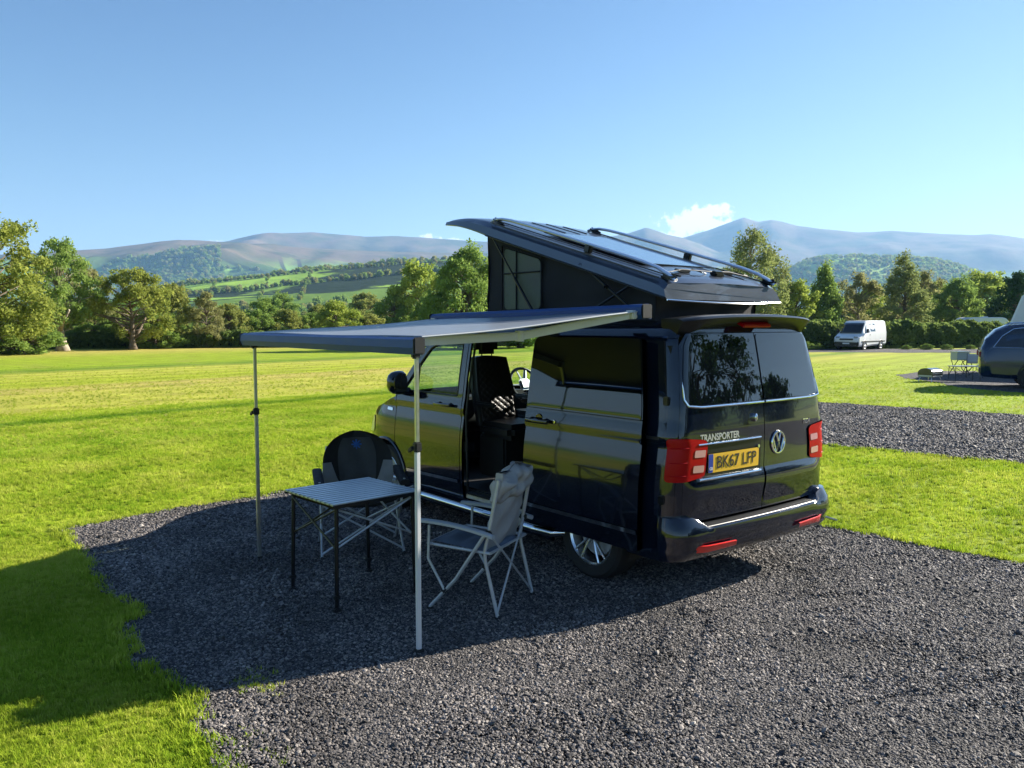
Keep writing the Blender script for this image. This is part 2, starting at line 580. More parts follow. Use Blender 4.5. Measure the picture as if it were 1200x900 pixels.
def P(s, v):
    w_, z = prof(v)
    if s > 2.9:
        ph = min((s - 2.9) / 1.6 * math.pi / 2, math.pi / 2)
        a = float(np.interp(v, [.2, .5, .8, 1.0, 1.2], [.97, 1.0, .97, .86, .6]))
        n = 2.5
        r = (abs(math.cos(ph)) ** n + abs(math.sin(ph)) ** n) ** (-1 / n)
        return (2.9 + a * r * math.sin(ph), w_ * r * math.cos(ph), z)
    lean = xrear(v) + .910
    if s >= ST:
        k = min(1, max(0, (.2 - s) / (.2 - ST))); k = k * k * (3 - 2 * k)
        return (s + lean * k, w_, z)
    L = RC * math.pi / 2
    if s >= ST - L:
        a = (ST - s) / RC
        y = w_ - RC + RC * math.cos(a)
        return (ST + lean - RC * math.sin(a) - .015 - crown(y) + .015, y, z)
    y = w_ - RC - (ST - L - s)
    return (ST + lean - RC - crown(y), y, z)


def Q(y, v):
    """rear face: y across, v up"""
    w_, z = prof(v)
    lean = xrear(v) + .910
    ay = abs(y)
    if ay > w_ - RC:
        q = max(RC ** 2 - (ay - (w_ - RC)) ** 2, 1e-6)
        x = ST + lean - math.sqrt(q)
    else:
        x = ST + lean - RC
    return (x - crown(y), y, z)


def arch(cx, r, a0, a1, n=16, cz=.345):
    return [(cx + r * math.cos(R(a0 + (a1 - a0) * i / n)), cz + r * math.sin(R(a0 + (a1 - a0) * i / n))) for i in range(n + 1)]


van = empty('camper_van', (0, 0, 0), label='dark blue-black camper van with raised pop-up roof and open side door on the gravel pitch', cat='camper van')
RW, FW = -.06, 3.0       # rear and front axle

for mir in (False, True):
    sg = -1 if mir else 1
    polys = [([(.38, .20), (2.58, .20), (2.58, .35), (.38, .35)], []),                       # sill
             ([(-.885, 1.852), (2.05, 1.852), (2.16, 1.852), (2.12, 2.02), (-.885, 2.02)], []),   # roof edge
             ([(1.595, .35), (1.625, .35), (1.625, 1.848), (1.595, 1.848)], [])]              # door pillar
    quarter = [(.34, .35), (.34, 1.848), (-.885, 1.848), (-.885, .30), (-.47, .30)] + arch(RW, .41, 187, -7)[0:0] + \
              [p for p in arch(RW, .41, 180, 0)] + [(.355, .30)]
    polys.append((quarter, []))
    sheet('body_panel', polys, P, PAINT, van, rim=.02, mirror=mir)
    # wing
    wing = [(2.798, .72)] + [p for p in arch(FW, .42, 118, 0)] + [(3.43, .22), (4.5, .22), (4.5, .93), (4.1, .965), (3.7, 1.01), (3.3, 1.08), (3.0, 1.15), (2.798, 1.21)]
    wg = sheet('front_wing', [(wing, [])], P, PAINT, van, mirror=mir)
    sheet('headlight', [(rounded([(3.28, .80), (3.85, .76), (3.9, .90), (3.36, .97)], .04), [])], P, GLASS if False else ALURAIL, wg, off=.006, mirror=mir)
    mb = MB()
    for fl in (1,):
        q = [P(3.0 + .0, .5)]
    # arch lip
    lip = MB()
    lip.path([np.array(P(a, b)) + np.array([0, .004, 0]) for a, b in arch(FW, .415, 175, 5, 24)], .014, 6)
    if mir:
        for i, p in enumerate(lip.v): lip.v[i] = (p[0], -p[1], p[2])
    lip.build('arch_trim', PAINT, wg)
    # front door
    door = [(2.788, 1.205), (2.788, .745), (2.70, .66), (2.63, .53), (2.592, .36), (1.635, .36), (1.635, 1.842), (2.13, 1.842), (2.30, 1.76), (2.55, 1.53), (2.74, 1.32)]
    hole = rounded([(1.715, 1.285), (1.715, 1.765), (2.10, 1.770), (2.25, 1.715), (2.46, 1.51), (2.66, 1.30), (2.655, 1.285)], .02)
    fd = sheet('front_door', [(rounded(door, .02), [hole])], P, PAINT, van, rim=.03, mirror=mir)
    gl = sheet('window', [(rounded([(1.70, 1.272), (1.70, 1.78), (2.12, 1.785), (2.27, 1.725), (2.47, 1.525), (2.68, 1.31), (2.675, 1.272)], .02), [])], P, GLASS, fd, off=-.008, rim=0, mirror=mir)
    fr = MB()
    pts = [np.array(P(a, b)) + [0, -.002, 0] for a, b in resample(hole, .06)]
    fr.path(pts + [pts[0]], .009, 5)
    fr.path([P(2.42, 1.28), P(2.42, 1.56)], .012, 5)
    if mir:
        for i, p in enumerate(fr.v): fr.v[i] = (p[0], -p[1], p[2])
    fr.build('window_seal', PLASTIC, fd)
    sheet('trim_strip', [([(1.655, .485), (2.56, .47), (2.565, .50), (1.655, .515)], [])], P, CHROME, fd, off=.012, rim=.014, mirror=mir)
    h = MB()
    for q in (1.80, 1.98): h.lathe([(.0, .02), (.02, .016), (.045, .012)], (q, P(q, 1.2)[1], 1.195), 'y', 10)
    h.path([np.array(P(q, 1.2)) + [0, .042 + .012 * math.sin((q - 1.76) / .26 * math.pi), -.005] for q in np.linspace(1.76, 2.02, 8)], .013, 8, flat=1.4)
    if mir:
        for i, p in enumerate(h.v): h.v[i] = (p[0], -p[1], p[2])
    h.build('handle', PAINT, fd)
    # mirror
    mm = MB()
    P0 = Vector((2.52, 1.055, 1.365))
    V = []; n1, n2 = 14, 10
    G = []
    for i in range(n1 + 1):
        ph = math.pi * i / n1
        row = []
        for j in range(18):
            t = 2 * math.pi * j / 18
            a, b = math.cos(t), math.sin(t)
            k = (abs(a) ** 3 + abs(b) ** 3) ** (-1 / 3)
            rr = math.sin(ph) ** .55
            row.append((P0.x + .055 - .075 * math.cos(ph), P0.y + .105 * a * k * rr, P0.z + .118 * b * k * rr * (1 - .12 * a)))
        G.append(row)
    mm.grid(G, closed=True)
    mm.path([(2.56, .93, 1.27), (2.56, 1.0, 1.28)], [.045, .035], 8)
    if mir:
        for i, p in enumerate(mm.v): mm.v[i] = (p[0], -p[1], p[2])
    mo = mm.build('door_mirror', PAINT, fd)
    mg = MB()
    ring = []
    for j in range(20):
        t = 2 * math.pi * j / 20; a, b = math.cos(t), math.sin(t); k = (abs(a) ** 3 + abs(b) ** 3) ** (-1 / 3)
        ring.append((P0.x - .0225, sg * (P0.y + .075 * a * k), P0.z + .085 * b * k))
    mg.add(ring + [(r_[0] + .01, r_[1], r_[2]) for r_ in ring], [tuple(range(20))] + [(j, (j + 1) % 20, 20 + (j + 1) % 20, 20 + j) for j in range(20)])
    mg.build('mirror_glass', DGLASS, mo, smooth=False)

# extra wing marks on the near side: arch, indicator badge
sheet('side_badge', [(rounded([(2.86, 1.055), (2.99, 1.06), (2.985, 1.09), (2.865, 1.085)], .01), [])], P, CHROME, van, off=.005, rim=.006)
# fuel flap outline
fl = rounded([(1.66, .62), (1.82, .62), (1.82, .86), (1.66, .86)], .03)

# sliding door, slid back and standing proud of the flank
S0 = [(-.665, .375), (-.665, 1.835), (.565, 1.835), (.60, 1.80), (.60, .375)]
doorq = [(-.665, .36), (-.665, 1.835), (.56, 1.835), (.60, 1.80), (.60, .36)]
sdoor = sheet('sliding_door', [(rounded(doorq, .03), [])], P, PAINT, van, off=.088, rim=.05)
sheet('window', [(rounded([(-.655, 1.272), (-.655, 1.828), (.555, 1.828), (.588, 1.79), (.588, 1.272)], .03), [])], P, DGLASS, sdoor, off=.092, rim=.004)
sheet('trim_strip', [([(-.66, .485), (.585, .485), (.585, .515), (-.66, .515)], [])], P, CHROME, sdoor, off=.10, rim=.014)
sheet('belt_seal', [([(-.66, 1.255), (.595, 1.255), (.595, 1.272), (-.66, 1.272)], [])], P, PLASTIC, sdoor, off=.096, rim=.01)
h = MB()
yy = P(.4, 1.2)[1] + .09
for q in (.33, .50): h.lathe([(.0, .02), (.02, .016), (.045, .012)], (q, yy, 1.19), 'y', 10)
h.path([(q, yy + .042 + .012 * math.sin((q - .28) / .26 * math.pi), 1.185) for q in np.linspace(.28, .54, 8)], .013, 8, flat=1.4)
h.lathe([(0, .05), (.004, .045), (.006, .0)], (.43, yy - .003, 1.19), 'y', 20)
h.build('handle', PAINT, sdoor)
h = MB(); h.lathe([(0, .0), (.0, .014), (.008, .014), (.01, .0)], (.24, yy + .002, 1.19), 'y', 14)
h.build('lock', CHROME, sdoor)
mb = MB()      # inner frame of the door that shows at its leading edge, and rollers
mb.path([(.585, .955, .42), (.585, .955, 1.2), (.575, .90, 1.8)], .022, 6)
mb.box((.50, .93, .42), (.16, .12, .05)); mb.box((.5, .86, 1.86), (.14, .1, .03)); mb.box((-.55, .95, 1.16), (.10, .12, .05))
mb.build('door_frame', DARKIN, sdoor)
# rail the door runs on
mb = MB()
mb.box((-.2, .935, 1.160), (1.1, .018, .022))
mb.build('door_rail', PLASTIC, van)
mb = MB()
mb.box((.98, .86, .395), (1.22, .13, .02), bev=.004)
mb.build('entry_step', DARKIN, van)
mb = MB()
mb.box((.98, .915, .375), (1.20, .02, .05), bev=.006)
mb.build('entry_sill', ALU, van)
# front edge of the opening: light seal
mb = MB()
mb.path([(1.585, .90, .40), (1.585, .915, 1.1), (1.582, .88, 1.4), (1.575, .80, 1.82)], .012, 6)
mb.path([(.99, .80, 1.845), (1.5, .80, 1.845)], .012, 6)
mb.build('door_seal', PLASTIC, van)

# roof skin
G = []
for i in range(25):
    t = i / 24
    row = []
    for j in range(17):
        u = -1 + 2 * j / 16
        s_ = -.745 + (2.15 + .745) * t
        wy, z = prof(2.02)
        x0 = xrear(1.99) + .0 - crown(u * .65) + .02 if t == 0 else 0
        x = (xrear(1.99) - crown(u * .65) + .005) * (1 - t) + (2.12 + .10 * (1 - u * u)) * t
        row.append((x, u * wy, z - .001 + .025 * (1 - u * u)))
    G.append(row)
MB().grid(G).build('roof_skin', PAINT, van, angle=60)
# rear header above the doors
sheet('rear_header', [([(-.765, 1.89), (.765, 1.89), (.70, 2.02), (-.70, 2.02)], [])], Q, PAINT, van, flip=True, rim=.015, d=.05)
# windscreen and bonnet
def lerp(a, b, t): return a + (b - a) * t
G = []
for i in range(13):
    t = i / 12
    x, y, z = lerp(2.78, 2.14, t), lerp(.885, .775, t), lerp(1.235, 1.885, t)
    G.append([(x + (.32 * (1 - t) + .09 * t) * (1 - u * u), y * u, z + .03 * t * (1 - u * u)) for u in np.linspace(-1, 1, 17)])
MB().grid(G).build('windscreen', GLASS, van, angle=80)
G = []
for i in range(13):
    s_ = lerp(2.80, 4.5, i / 12)
    v_ = float(np.interp(s_, [2.80, 3.0, 3.3, 3.7, 4.1, 4.5], [1.21, 1.15, 1.08, 1.01, .965, .93]))
    x, y, z = P(s_, v_)
    G.append([(x + .30 * max(0, (1 - (i / 12) ** 1.0)) * (1 - u * u), max(y, .001) * u, z + .035 * (1 - u ** 4) * (1 - i / 12) ** .5) for u in np.linspace(-1, 1, 17)])
MB().grid(G).build('bonnet', PAINT, van, angle=60)
for sg in (1, -1):
    mb = MB()
    mb.path([(2.84, sg * .89, 1.20), (2.74, sg * .885, 1.30), (2.50, sg * .855, 1.55), (2.28, sg * .82, 1.77), (2.12, sg * .78, 1.87)], [.03, .03, .028, .028, .03], 8)
    mb.build('windscreen_pillar', PAINT, van)

# underbody, wheel liners, interior shell
mb = MB()
mb.box((1.3, 0, .33), (3.6, 1.36, .16)); mb.box((1.0, 0, .405), (1.35, 1.72, .02))
mb.box((1.3, 0, .24), (2.9, .9, .08))
for ax in (RW, FW):
    for sg in (1, -1):
        G = []
        for k in range(15):
            a = R(-15 + 210 * k / 14)
            G.append([(ax + .43 * math.cos(a), sg * yv, .345 + .43 * math.sin(a)) for yv in (.62, .935)])
        mb.grid(G); mb.box((ax, sg * .62, .5), (.88, .01, .6))
mb.build('underbody', DARKIN, van, smooth=False)
mb = MB()
mb.box((-.35, 0, 1.15), (.80, 1.66, 1.3))
mb.box((.60, -.60, .90), (1.5, .40, .95)); mb.box((1.2, 0, 1.885), (1.75, 1.5, .02)); mb.box((.7, -.80, 1.5), (1.6, .03, .7))
mb.box((.9, 0, .42), (3.2, 1.66, .02))
mb.build('interior_trim', DARKIN, van, smooth=False)
mb = MB()
G = []
for i in range(9):
    a = R(-90 + 100 * i / 8)
    G.append([(2.72 - .25 * math.cos(a) * 1.0, yv, .98 + .2 * math.sin(a)) for yv in np.linspace(-.84, .84, 6)])
mb.grid(G); mb.box((2.85, 0, .95), (.35, 1.68, .42), bev=.03); mb.box((2.62, -.38, 1.17), (.25, .42, .10), bev=.04)
mb.build('dashboard', DARKIN, van)
# steering wheel
sw = MB()
cx, cy, cz = 2.28, -.36, 1.30
ax = Vector((math.cos(R(28)), 0, -math.sin(R(28))))
ux = Vector((0, 1, 0)); uz = ux.cross(ax).normalized()
cc = Vector((cx, cy, cz))
sw.path([cc + (ux * math.cos(2 * math.pi * k / 28) + uz * math.sin(2 * math.pi * k / 28)) * .19 for k in range(29)], .016, 8, cap=False)
o_sw = sw.build('steering_wheel', LEATHER, van)
sw = MB()
for a in (0, 180, 250, 290): sw.path([cc + ax * .015, cc + (ux * math.cos(R(a)) + uz * math.sin(R(a))) * .185], [.03, .014], 6, flat=.5)
sw.build('spoke', GREYTUBE, o_sw)
sw = MB(); q = Matrix((ux, uz, ax)).transposed()
sw.box(cc - ax * .0, (.15, .13, .05), rot=q, bev=.02)
sw.build('wheel_hub', ALU, o_sw)


def van_seat(x0, y0, face, name='cab_seat'):
    """face +1: looks forward, -1: swivelled to look backward; built at its own origin then placed in van frame"""
    sx = face
    b = MB()
    W2 = .25
    # quilted backrest: bumps follow a diamond grid
    def pt(u, t, side):
        hw = W2 * (1 - .18 * max(0, t - .55) / .45) * (1 - .08 * (1 - t))
        a = abs(u) ** 3
        th = .055 + .035 * abs(u) ** 2
        yv = hw * u
        zz = .52 + t * .64 + (0.02 * (1 - u * u) if t > .9 else 0)
        q = 0
        if .12 < t < .92 and abs(u) < .8:
            f1 = math.sin((t * 6.4 + u * 1.9) * math.pi * 1.6); f2 = math.sin((t * 6.4 - u * 1.9) * math.pi * 1.6)
            q = .012 * math.sqrt(abs(f1 * f2))
        bulge = (.04 + .035 * a if abs(u) < .95 else .02)
        xx = (bulge + q) if side > 0 else -.07 * (1 - a * .7)
        return (x0 - sx * (.10 + .16 * t) * 1.0 + sx * xx, y0 + yv, zz)
    nu, ntv = 48, 72
    G = [[pt(-1 + 2 * j / nu, i / ntv, 1) for j in range(nu + 1)] + [pt(1 - 2 * j / nu, i / ntv, -1) for j in range(nu + 1)] for i in range(ntv + 1)]
    b.grid(G, closed=True)
    b.add([G[-1][k] for k in range(len(G[-1]))], [tuple(range(len(G[-1])))])
    st = b.build(name, LEATHER, van, angle=80)
    h_ = MB(); h_.box((x0 - sx * .275, y0, 1.285), (.10, .27, .18), bev=.045); h_.path([(x0 - sx * .27, y0 - .06, 1.15), (x0 - sx * .27, y0 - .06, 1.25)], .006, 6); h_.path([(x0 - sx * .27, y0 + .06, 1.15), (x0 - sx * .27, y0 + .06, 1.25)], .006, 6)
    h_.build('headrest', LEATHER, st)
    h_ = MB(); h_.box((x0 + sx * .16, y0, .50), (.52, .50, .15), bev=.05)
    h_.build('cushion', LEATHER, st)
    h_ = MB(); h_.box((x0 + sx * .08, y0, .25), (.40, .42, .40), bev=.02)
    h_.build('pedestal', DARKIN, st)
    h_ = MB()
    for q_ in (1, -1): h_.box((x0 + sx * .08, y0 + q_ * .275, .74), (.30, .045, .045), rot=(0, 0, 0), bev=.015)
    h_.build('armrest', LEATHER, st)
    for o in [st] + list(st.children):
        o.data.transform(Matrix.Translation((0, 0, .46)))
    return st


van_seat(1.66, .42, -1)
van_seat(1.95, -.42, 1)

# ---- rear doors
def edge_y(v): return prof(v)[0] - .052


SPL = -.03
vs = [.585, .8, 1.0, 1.12, 1.2, 1.3, 1.5, 1.7, 1.80]
for mir in (0, 1):
    if not mir:
        outer = [(SPL + .004, .575)] + [(SPL + .004, 1.884), (edge_y(1.86) - .05, 1.884)] + [(edge_y(v), v) for v in reversed(vs)] + [(edge_y(.58) - .02, .575)]
        ft = lambda y, v: Q(y, v)
    else:
        outer = [(SPL - .004, .575)] + [(-edge_y(.58) + .02, .575)] + [(-edge_y(v), v) for v in vs] + [(-edge_y(1.86) + .05, 1.884), (SPL - .004, 1.884)]
    rd = sheet('rear_door', [(outer, [])], Q, PAINT, van, flip=True, rim=.03, off=.004)
    sg = -1 if mir else 1
    if not mir: wv = [(SPL + .010, 1.385), (SPL + .010, 1.875), (edge_y(1.85) - .06, 1.872), (edge_y(1.8) - .028, 1.80), (edge_y(1.6) - .022, 1.6), (edge_y(1.45) - .022, 1.44), (edge_y(1.42) - .06, 1.392)]
    else: wv = [(SPL - .010, 1.385), (-edge_y(1.42) + .06, 1.392), (-edge_y(1.45) + .022, 1.44), (-edge_y(1.6) + .022, 1.6), (-edge_y(1.8) + .028, 1.80), (-edge_y(1.85) + .06, 1.872), (SPL - .010, 1.875)]
    sheet('window', [(rounded(wv, .03), [])], Q, DGLASS, rd, flip=True, off=.010, rim=.006)
    pts = []
    y0 = SPL + sg * .01
    for k in range(15):
        t = k / 14
        if not mir: y = lerp(SPL + .012, edge_y(1.42) - .045, t)
        else: y = lerp(SPL - .012, -edge_y(1.42) + .045, t)
        pts.append(np.array(Q(y, 1.374 + .012 * max(0, (t - .85) / .15))) + [-.012, 0, 0])
    e = sg * (edge_y(1.45) - .018)
    pts.append(np.array(Q(e, 1.43)) + [-.010, 0, 0]); pts.append(np.array(Q(sg * (edge_y(1.52) - .018), 1.55)) + [-.008, 0, 0])
    c = MB(); c.path(pts, [.010] * 15 + [.007, .003], 8, upv=(1, 0, 0), flat=1.0)
    c.build('chrome_strip', CHROME, rd)
    if not mir:
        LDOOR = rd
    else: RDOOR = rd
    # crease handle recess line and hinge covers
    for hv in (1.42, .74):
        hb = MB()
        q = np.array(P(-.80, hv)); hb.box(q + [0.0, .004, 0], (.05, .022, .062), bev=.006)
        if mir:
            for i, p in enumerate(hb.v): hb.v[i] = (p[0], -p[1], p[2])
        hb.build('hinge_cover', SATIN, rd)
# high-light fold across the rear doors below the plate
for dr, ya, yb in ((LDOOR, SPL + .012, .86), (RDOOR, -.86, SPL - .012)):
    G = []
    for y in np.linspace(ya, yb, 24):
        row = []
        for k, (dv, o_) in enumerate([(.885, .004), (.865, .011), (.84, .020), (.81, .026), (.78, .026), (.73, .020), (.67, .011), (.62, .004)]):
            f = 1 if abs(y) < .74 else max(0, 1 - (abs(y) - .74) / .12)
            row.append(np.array(Q(y, dv)) + [-.004 - (o_ - .004) * f, 0, 0])
        G.append(row)
    MB().grid(G).build('pressed_fold', PAINT, dr, angle=80)


def wrap_text(txt, size, y0, v0, off, mat, parent, name, ext=.003, sx=1.0, bold=0.0, shear=0):
    cu = bpy.data.curves.new(name, 'FONT'); cu.body = txt; cu.size = size; cu.extrude = ext; cu.offset = bold; cu.shear = shear; cu.resolution_u = 4
    cu.align_x = 'CENTER'; cu.align_y = 'CENTER'
    o = bpy.data.objects.new(name, cu); C.objects.link(o)
    dg = bpy.context.evaluated_depsgraph_get()
    me = bpy.data.meshes.new_from_object(o.evaluated_get(dg))
    bpy.data.objects.remove(o)
    for v in me.vertices:
        a, b, c_ = v.co
        q = Q(y0 - a * sx, v0 + b)
        v.co = (q[0] - off - c_, q[1], q[2])
    me.materials.clear()
    me.name = name
    return link(name, me, mat, parent)


# number plate recess: frame bars, plate, characters
PY, PV = .345, .975
def rq(ya, yb, va, vb, off, name, mat, parent, r=.01, rim=.01):
    return sheet(name, [(rounded([(ya, va), (yb, va), (yb, vb), (ya, vb)][::-1], r), [])], Q, mat, parent, flip=True, off=off, rim=rim, d=.05)
def qsheet(ya, yb, va, vb, off, name, mat, parent, r=.01, rim=.01):
    return sheet(name, [(rounded([(ya, va), (ya, vb), (yb, vb), (yb, va)], r), [])], Q, mat, parent, flip=True, off=off, rim=rim, d=.05)


qsheet(.02, .72, .865, 1.105, .007, 'plate_recess', SATIN, LDOOR, .02, .004)
pl = qsheet(PY - .285, PY + .285, PV - .067, PV + .067, .018, 'number_plate', YELLOWPLATE, LDOOR, .008, .012)
qsheet(PY + .235, PY + .283, PV - .065, PV + .065, .0195, 'blue_band', BLUEBAND, pl, .006, .002)
wrap_text('BK67 LFP', .125, PY - .025, PV - .002, .0205, INK, pl, 'plate_characters', ext=.0004, sx=.92, bold=.0006)
wrap_text('GB', .03, PY + .259, PV - .038, .0215, M('plate_white', (.7, .7, .7), .5), pl, 'country_letters', ext=.0006, sx=.9, bold=.0006)
# chrome bars above and below the plate
c = MB(); c.path([np.array(Q(y, 1.115)) + [-.014, 0, 0] for y in np.linspace(.03, .73, 12)], .008, 8, upv=(1, 0, 0)); c.build('chrome_bar', CHROME, LDOOR)
c = MB(); c.path([np.array(Q(y, .868)) + [-.016, 0, 0] for y in np.linspace(.03, .72, 12)], .013, 8, upv=(1, 0, 0)); c.build('lower_bar', CHROME, LDOOR)
c = MB(); q = Q(.06, 1.05); c.lathe([(-.012, 0), (-.012, .012), (0, .012)], (q[0] - .008, q[1], q[2]), 'x', 12); c.build('key_lock', CHROME, LDOOR)
q = Q(.10, 1.265)
c = MB(); c.lathe([(-.03, 0), (-.03, .012), (-.022, .022), (0, .024)], (0, 0, 0), 'x', 16)
for i, p in enumerate(c.v): c.v[i] = (p[0] + q[0] - .004, p[1] * .75 + q[1], p[2] * 1.35 + q[2])
c.build('washer_cap', CHROME, LDOOR)
wrap_text('TRANSPORTER', .068, .49, 1.155, .006, M('silver_letter', (.55, .56, .57), .35, .5), LDOOR, 'model_lettering', ext=.0015, sx=.92, bold=.0012)
wrap_text('TDI', .052, -.60, 1.185, .006, CHROME, RDOOR, 'engine_lettering', ext=.003, sx=1.3, bold=.001, shear=.2)
# round emblem
EY, EV, ER = -.20, 1.055, .082
def ep(a, b, o=.012): q = Q(EY - a * ER, EV + b * ER); return np.array([q[0] - o, q[1], q[2]])
c = MB()
c.path([ep(math.cos(2 * math.pi * k / 32), math.sin(2 * math.pi * k / 32)) for k in range(33)], .0085, 6, cap=False, upv=(1, 0, 0))
for line in ([(-.36, .86), (-.02, .10), (.02, .10), (.36, .86)], [(-.86, .32), (-.38, -.82), (0, .0), (.38, -.82), (.86, .32)]):
    c.path([ep(*p) for p in line], .0075, 6, upv=(1, 0, 0))
c.build('round_emblem', CHROME, RDOOR)

# tail lights wrap round the corner
for mir in (False, True):
    tl = sheet('tail_light', [(rounded([(-.815, .868), (-.815, 1.165), (-.95, 1.165), (-1.135, 1.145), (-1.140, .89), (-.95, .868)], .03), [])], P, REDLENS, van, off=.016, rim=.02, mirror=mir)
    for vv in ((.925, .975), (1.03, 1.08)):
        sheet('clear_lens', [(rounded([(-1.01, vv[0]), (-1.01, vv[1]), (-1.12, vv[1] - .004), (-1.12, vv[0] - .004)], .01), [])], P, PALELENS, tl, off=.019, rim=.004, mirror=mir)
    ridge = MB()
    for dv in (.91, 1.0, 1.10):
        ridge.path([np.array(P(s_, dv)) + np.array([-.012, .012, 0]) * 1.0 for s_ in np.linspace(-.83, -.96, 7)], .004, 5)
    if mir:
        for i, p in enumerate(ridge.v): ridge.v[i] = (p[0], -p[1], p[2])
    ridge.build('lens_rib', REDLENS, tl)

# bumper
def planpts():
    L = []
    for s_ in list(np.linspace(-.50, ST, 6)) + list(np.linspace(ST - .02, ST - RC * math.pi / 2, 7)): L.append(P(s_, .6)[:2])
    for y in np.linspace(L[-1][1] - .03, 0, 14): L.append(Q(y, .6)[:2])
    L = [np.array(p) for p in L]
    return L + [np.array([p[0], -p[1]]) for p in reversed(L[:-1])]


pp = planpts()
nn = []
for i in range(len(pp)):
    a = pp[max(0, i - 1)]; b = pp[min(len(pp) - 1, i + 1)]
    t = b - a; t /= np.linalg.norm(t); nn.append(np.array([-t[1], t[0]]) * -1)
for i in range(len(nn)):
    if nn[i] @ (pp[i] - np.array([1.0, 0])) < 0: nn[i] = -nn[i]
G = []
for p, n in zip(pp, nn):
    rearness = max(0, -n[0]) ** .6
    k = .010 + .085 * rearness ** 1.4
    cen = abs(p[1]) < .70
    top = .545 if cen else (.545 + .075 * min(1, (abs(p[1]) - .70) / .06))
    prof_b = [(-.01, top + .004), (k * .85, top), (k, top - .012), (k * 1.03, .50), (k * .98, .45), (k * .72, .40), (k * .75, .388), (k * .6, .35), (k * .25, .315), (-.04, .31)]
    if not cen: prof_b[1] = (k * .45, top); prof_b[2] = (k * .85, .56)
    G.append([(p[0] + n[0] * o_, p[1] + n[1] * o_, z_) for o_, z_ in prof_b])
bump = MB().grid(G).build('rear_bumper', PAINT, van, angle=40)
mb = MB(); G = []
for y in np.linspace(.68, -.68, 12):
    q = Q(y, .6); G.append([(q[0] + .02, y, .552), (q[0] - .078, y, .550), (q[0] - .082, y, .546)])
mb.grid(G); mb.build('loading_tread', PLASTIC, bump)
for sg in (1, -1):
    G = []
    for t in np.linspace(0, 1, 8):
        y = sg * lerp(.40, .82, t); q = Q(y, .6); G.append([(q[0] - .094 + .05 * max(0, abs(y) - .72) / .1, y, z_) for z_ in (.415 + .01 * t, .375 - .004 * t)] )
    G2 = [[r[0], (r[0][0] - .012, r[0][1], r[0][2] - .004), (r[1][0] - .004, r[1][1], r[1][2] + .004), r[1]] for r in G]
    mb = MB().grid(G2); mb.build('reflector', REDREFL, bump)
# spoiler over the rear doors
G = []
for y in np.linspace(-.77, .77, 21):
    q = Q(y, 1.9); e = (abs(y) / .77)
    xin = q[0] + .10 + .02 * e; xo = q[0] - .125 + .05 * e ** 4
    zt = 1.998 + .022 * (1 - e * e) - .015 * e ** 6
    G.append([(xin, y, zt + .004), (q[0] - .02, y, zt + .006), (xo + .02, y, zt - .002), (xo, y, zt - .016), (xo + .03, y, zt - .045 - .01 * e), (q[0] - .02, y, zt - .065 - .055 * e ** 4), (q[0] + .01, y, zt - .08 - .06 * e ** 4), (xin, y, zt - .05)])
mb = MB().grid(G)
mb.add(G[0], [tuple(range(8))]); mb.add(G[-1], [tuple(range(8))])
spo = mb.build('rear_spoiler', SATIN, van, angle=50)
q = Q(0, 1.9)
mb = MB(); mb.box((q[0] - .055, .03, 1.949), (.075, .34, .022), rot=(0, R(-28), 0), bev=.006)
mb.build('brake_light', REDLENS, spo)
# wheels
for ax_ in (RW, FW):
    for sg in (1, -1):
        yc = sg * .82
        t = MB()
        prf = [(-.105, .235), (-.115, .26), (-.115, .31), (-.095, .335), (-.06, .343), (0, .345), (.06, .343), (.095, .335), (.115, .31), (.115, .26), (.105, .235), (.0, .225), (-.105, .235)]
        t.lathe(prf, (ax_, yc, .342), 'y', 48)
        ty = t.build('tyre', RUBBER, None)
        wroot = ty; wroot.name = 'wheel'; wroot.parent = van
        r_ = MB()
        so = sg
        r_.lathe([(so * .10, .236), (so * .105, .228), (so * .09, .215), (so * -.05, .205), (so * -.09, .20)], (ax_, yc, .342), 'y', 48)
        for k in range(5):
            for dd in (-11, 11):
                a = R(72 * k + 20 + dd); a2 = R(72 * k + 20 + dd * .55)
                p0 = Vector((ax_ + .04 * math.cos(a2), yc + so * .075, .342 + .04 * math.sin(a2)))
                p1 = Vector((ax_ + .218 * math.cos(a), yc + so * .092, .342 + .218 * math.sin(a)))
                r_.path([p0, p0.lerp(p1, .5) + Vector((0, so * .006, 0)), p1], [.016, .013, .015], 6, flat=.7)
        r_.lathe([(so * .085, 0), (so * .09, .03), (so * .075, .055), (so * .04, .06)], (ax_, yc, .342), 'y', 24)
        r_.build('rim', ALURAIL, wroot)
        d_ = MB(); d_.lathe([(so * .02, .03), (so * .03, .17), (so * .0, .175)], (ax_, yc, .342), 'y', 24); d_.build('brake_disc', GREYTUBE, wroot)
# side bars
for sg in (1, -1):
    mb = MB()
    mb.path([(.20, sg * .86, .30), (.30, sg * 1.0, .295), (.5, sg * 1.02, .295), (1.5, sg * 1.02, .295), (2.3, sg * 1.02, .295), (2.45, sg * 1.0, .295), (2.52, sg * .86, .30)], .032, 12)
    mb.build('side_bar', CHROME, van)
mb = MB(); mb.path([(-.95, -.78, .27), (-1.02, -1.0, .22), (-.9, -1.16, .20)], .014, 6)
# exhaust / tow items


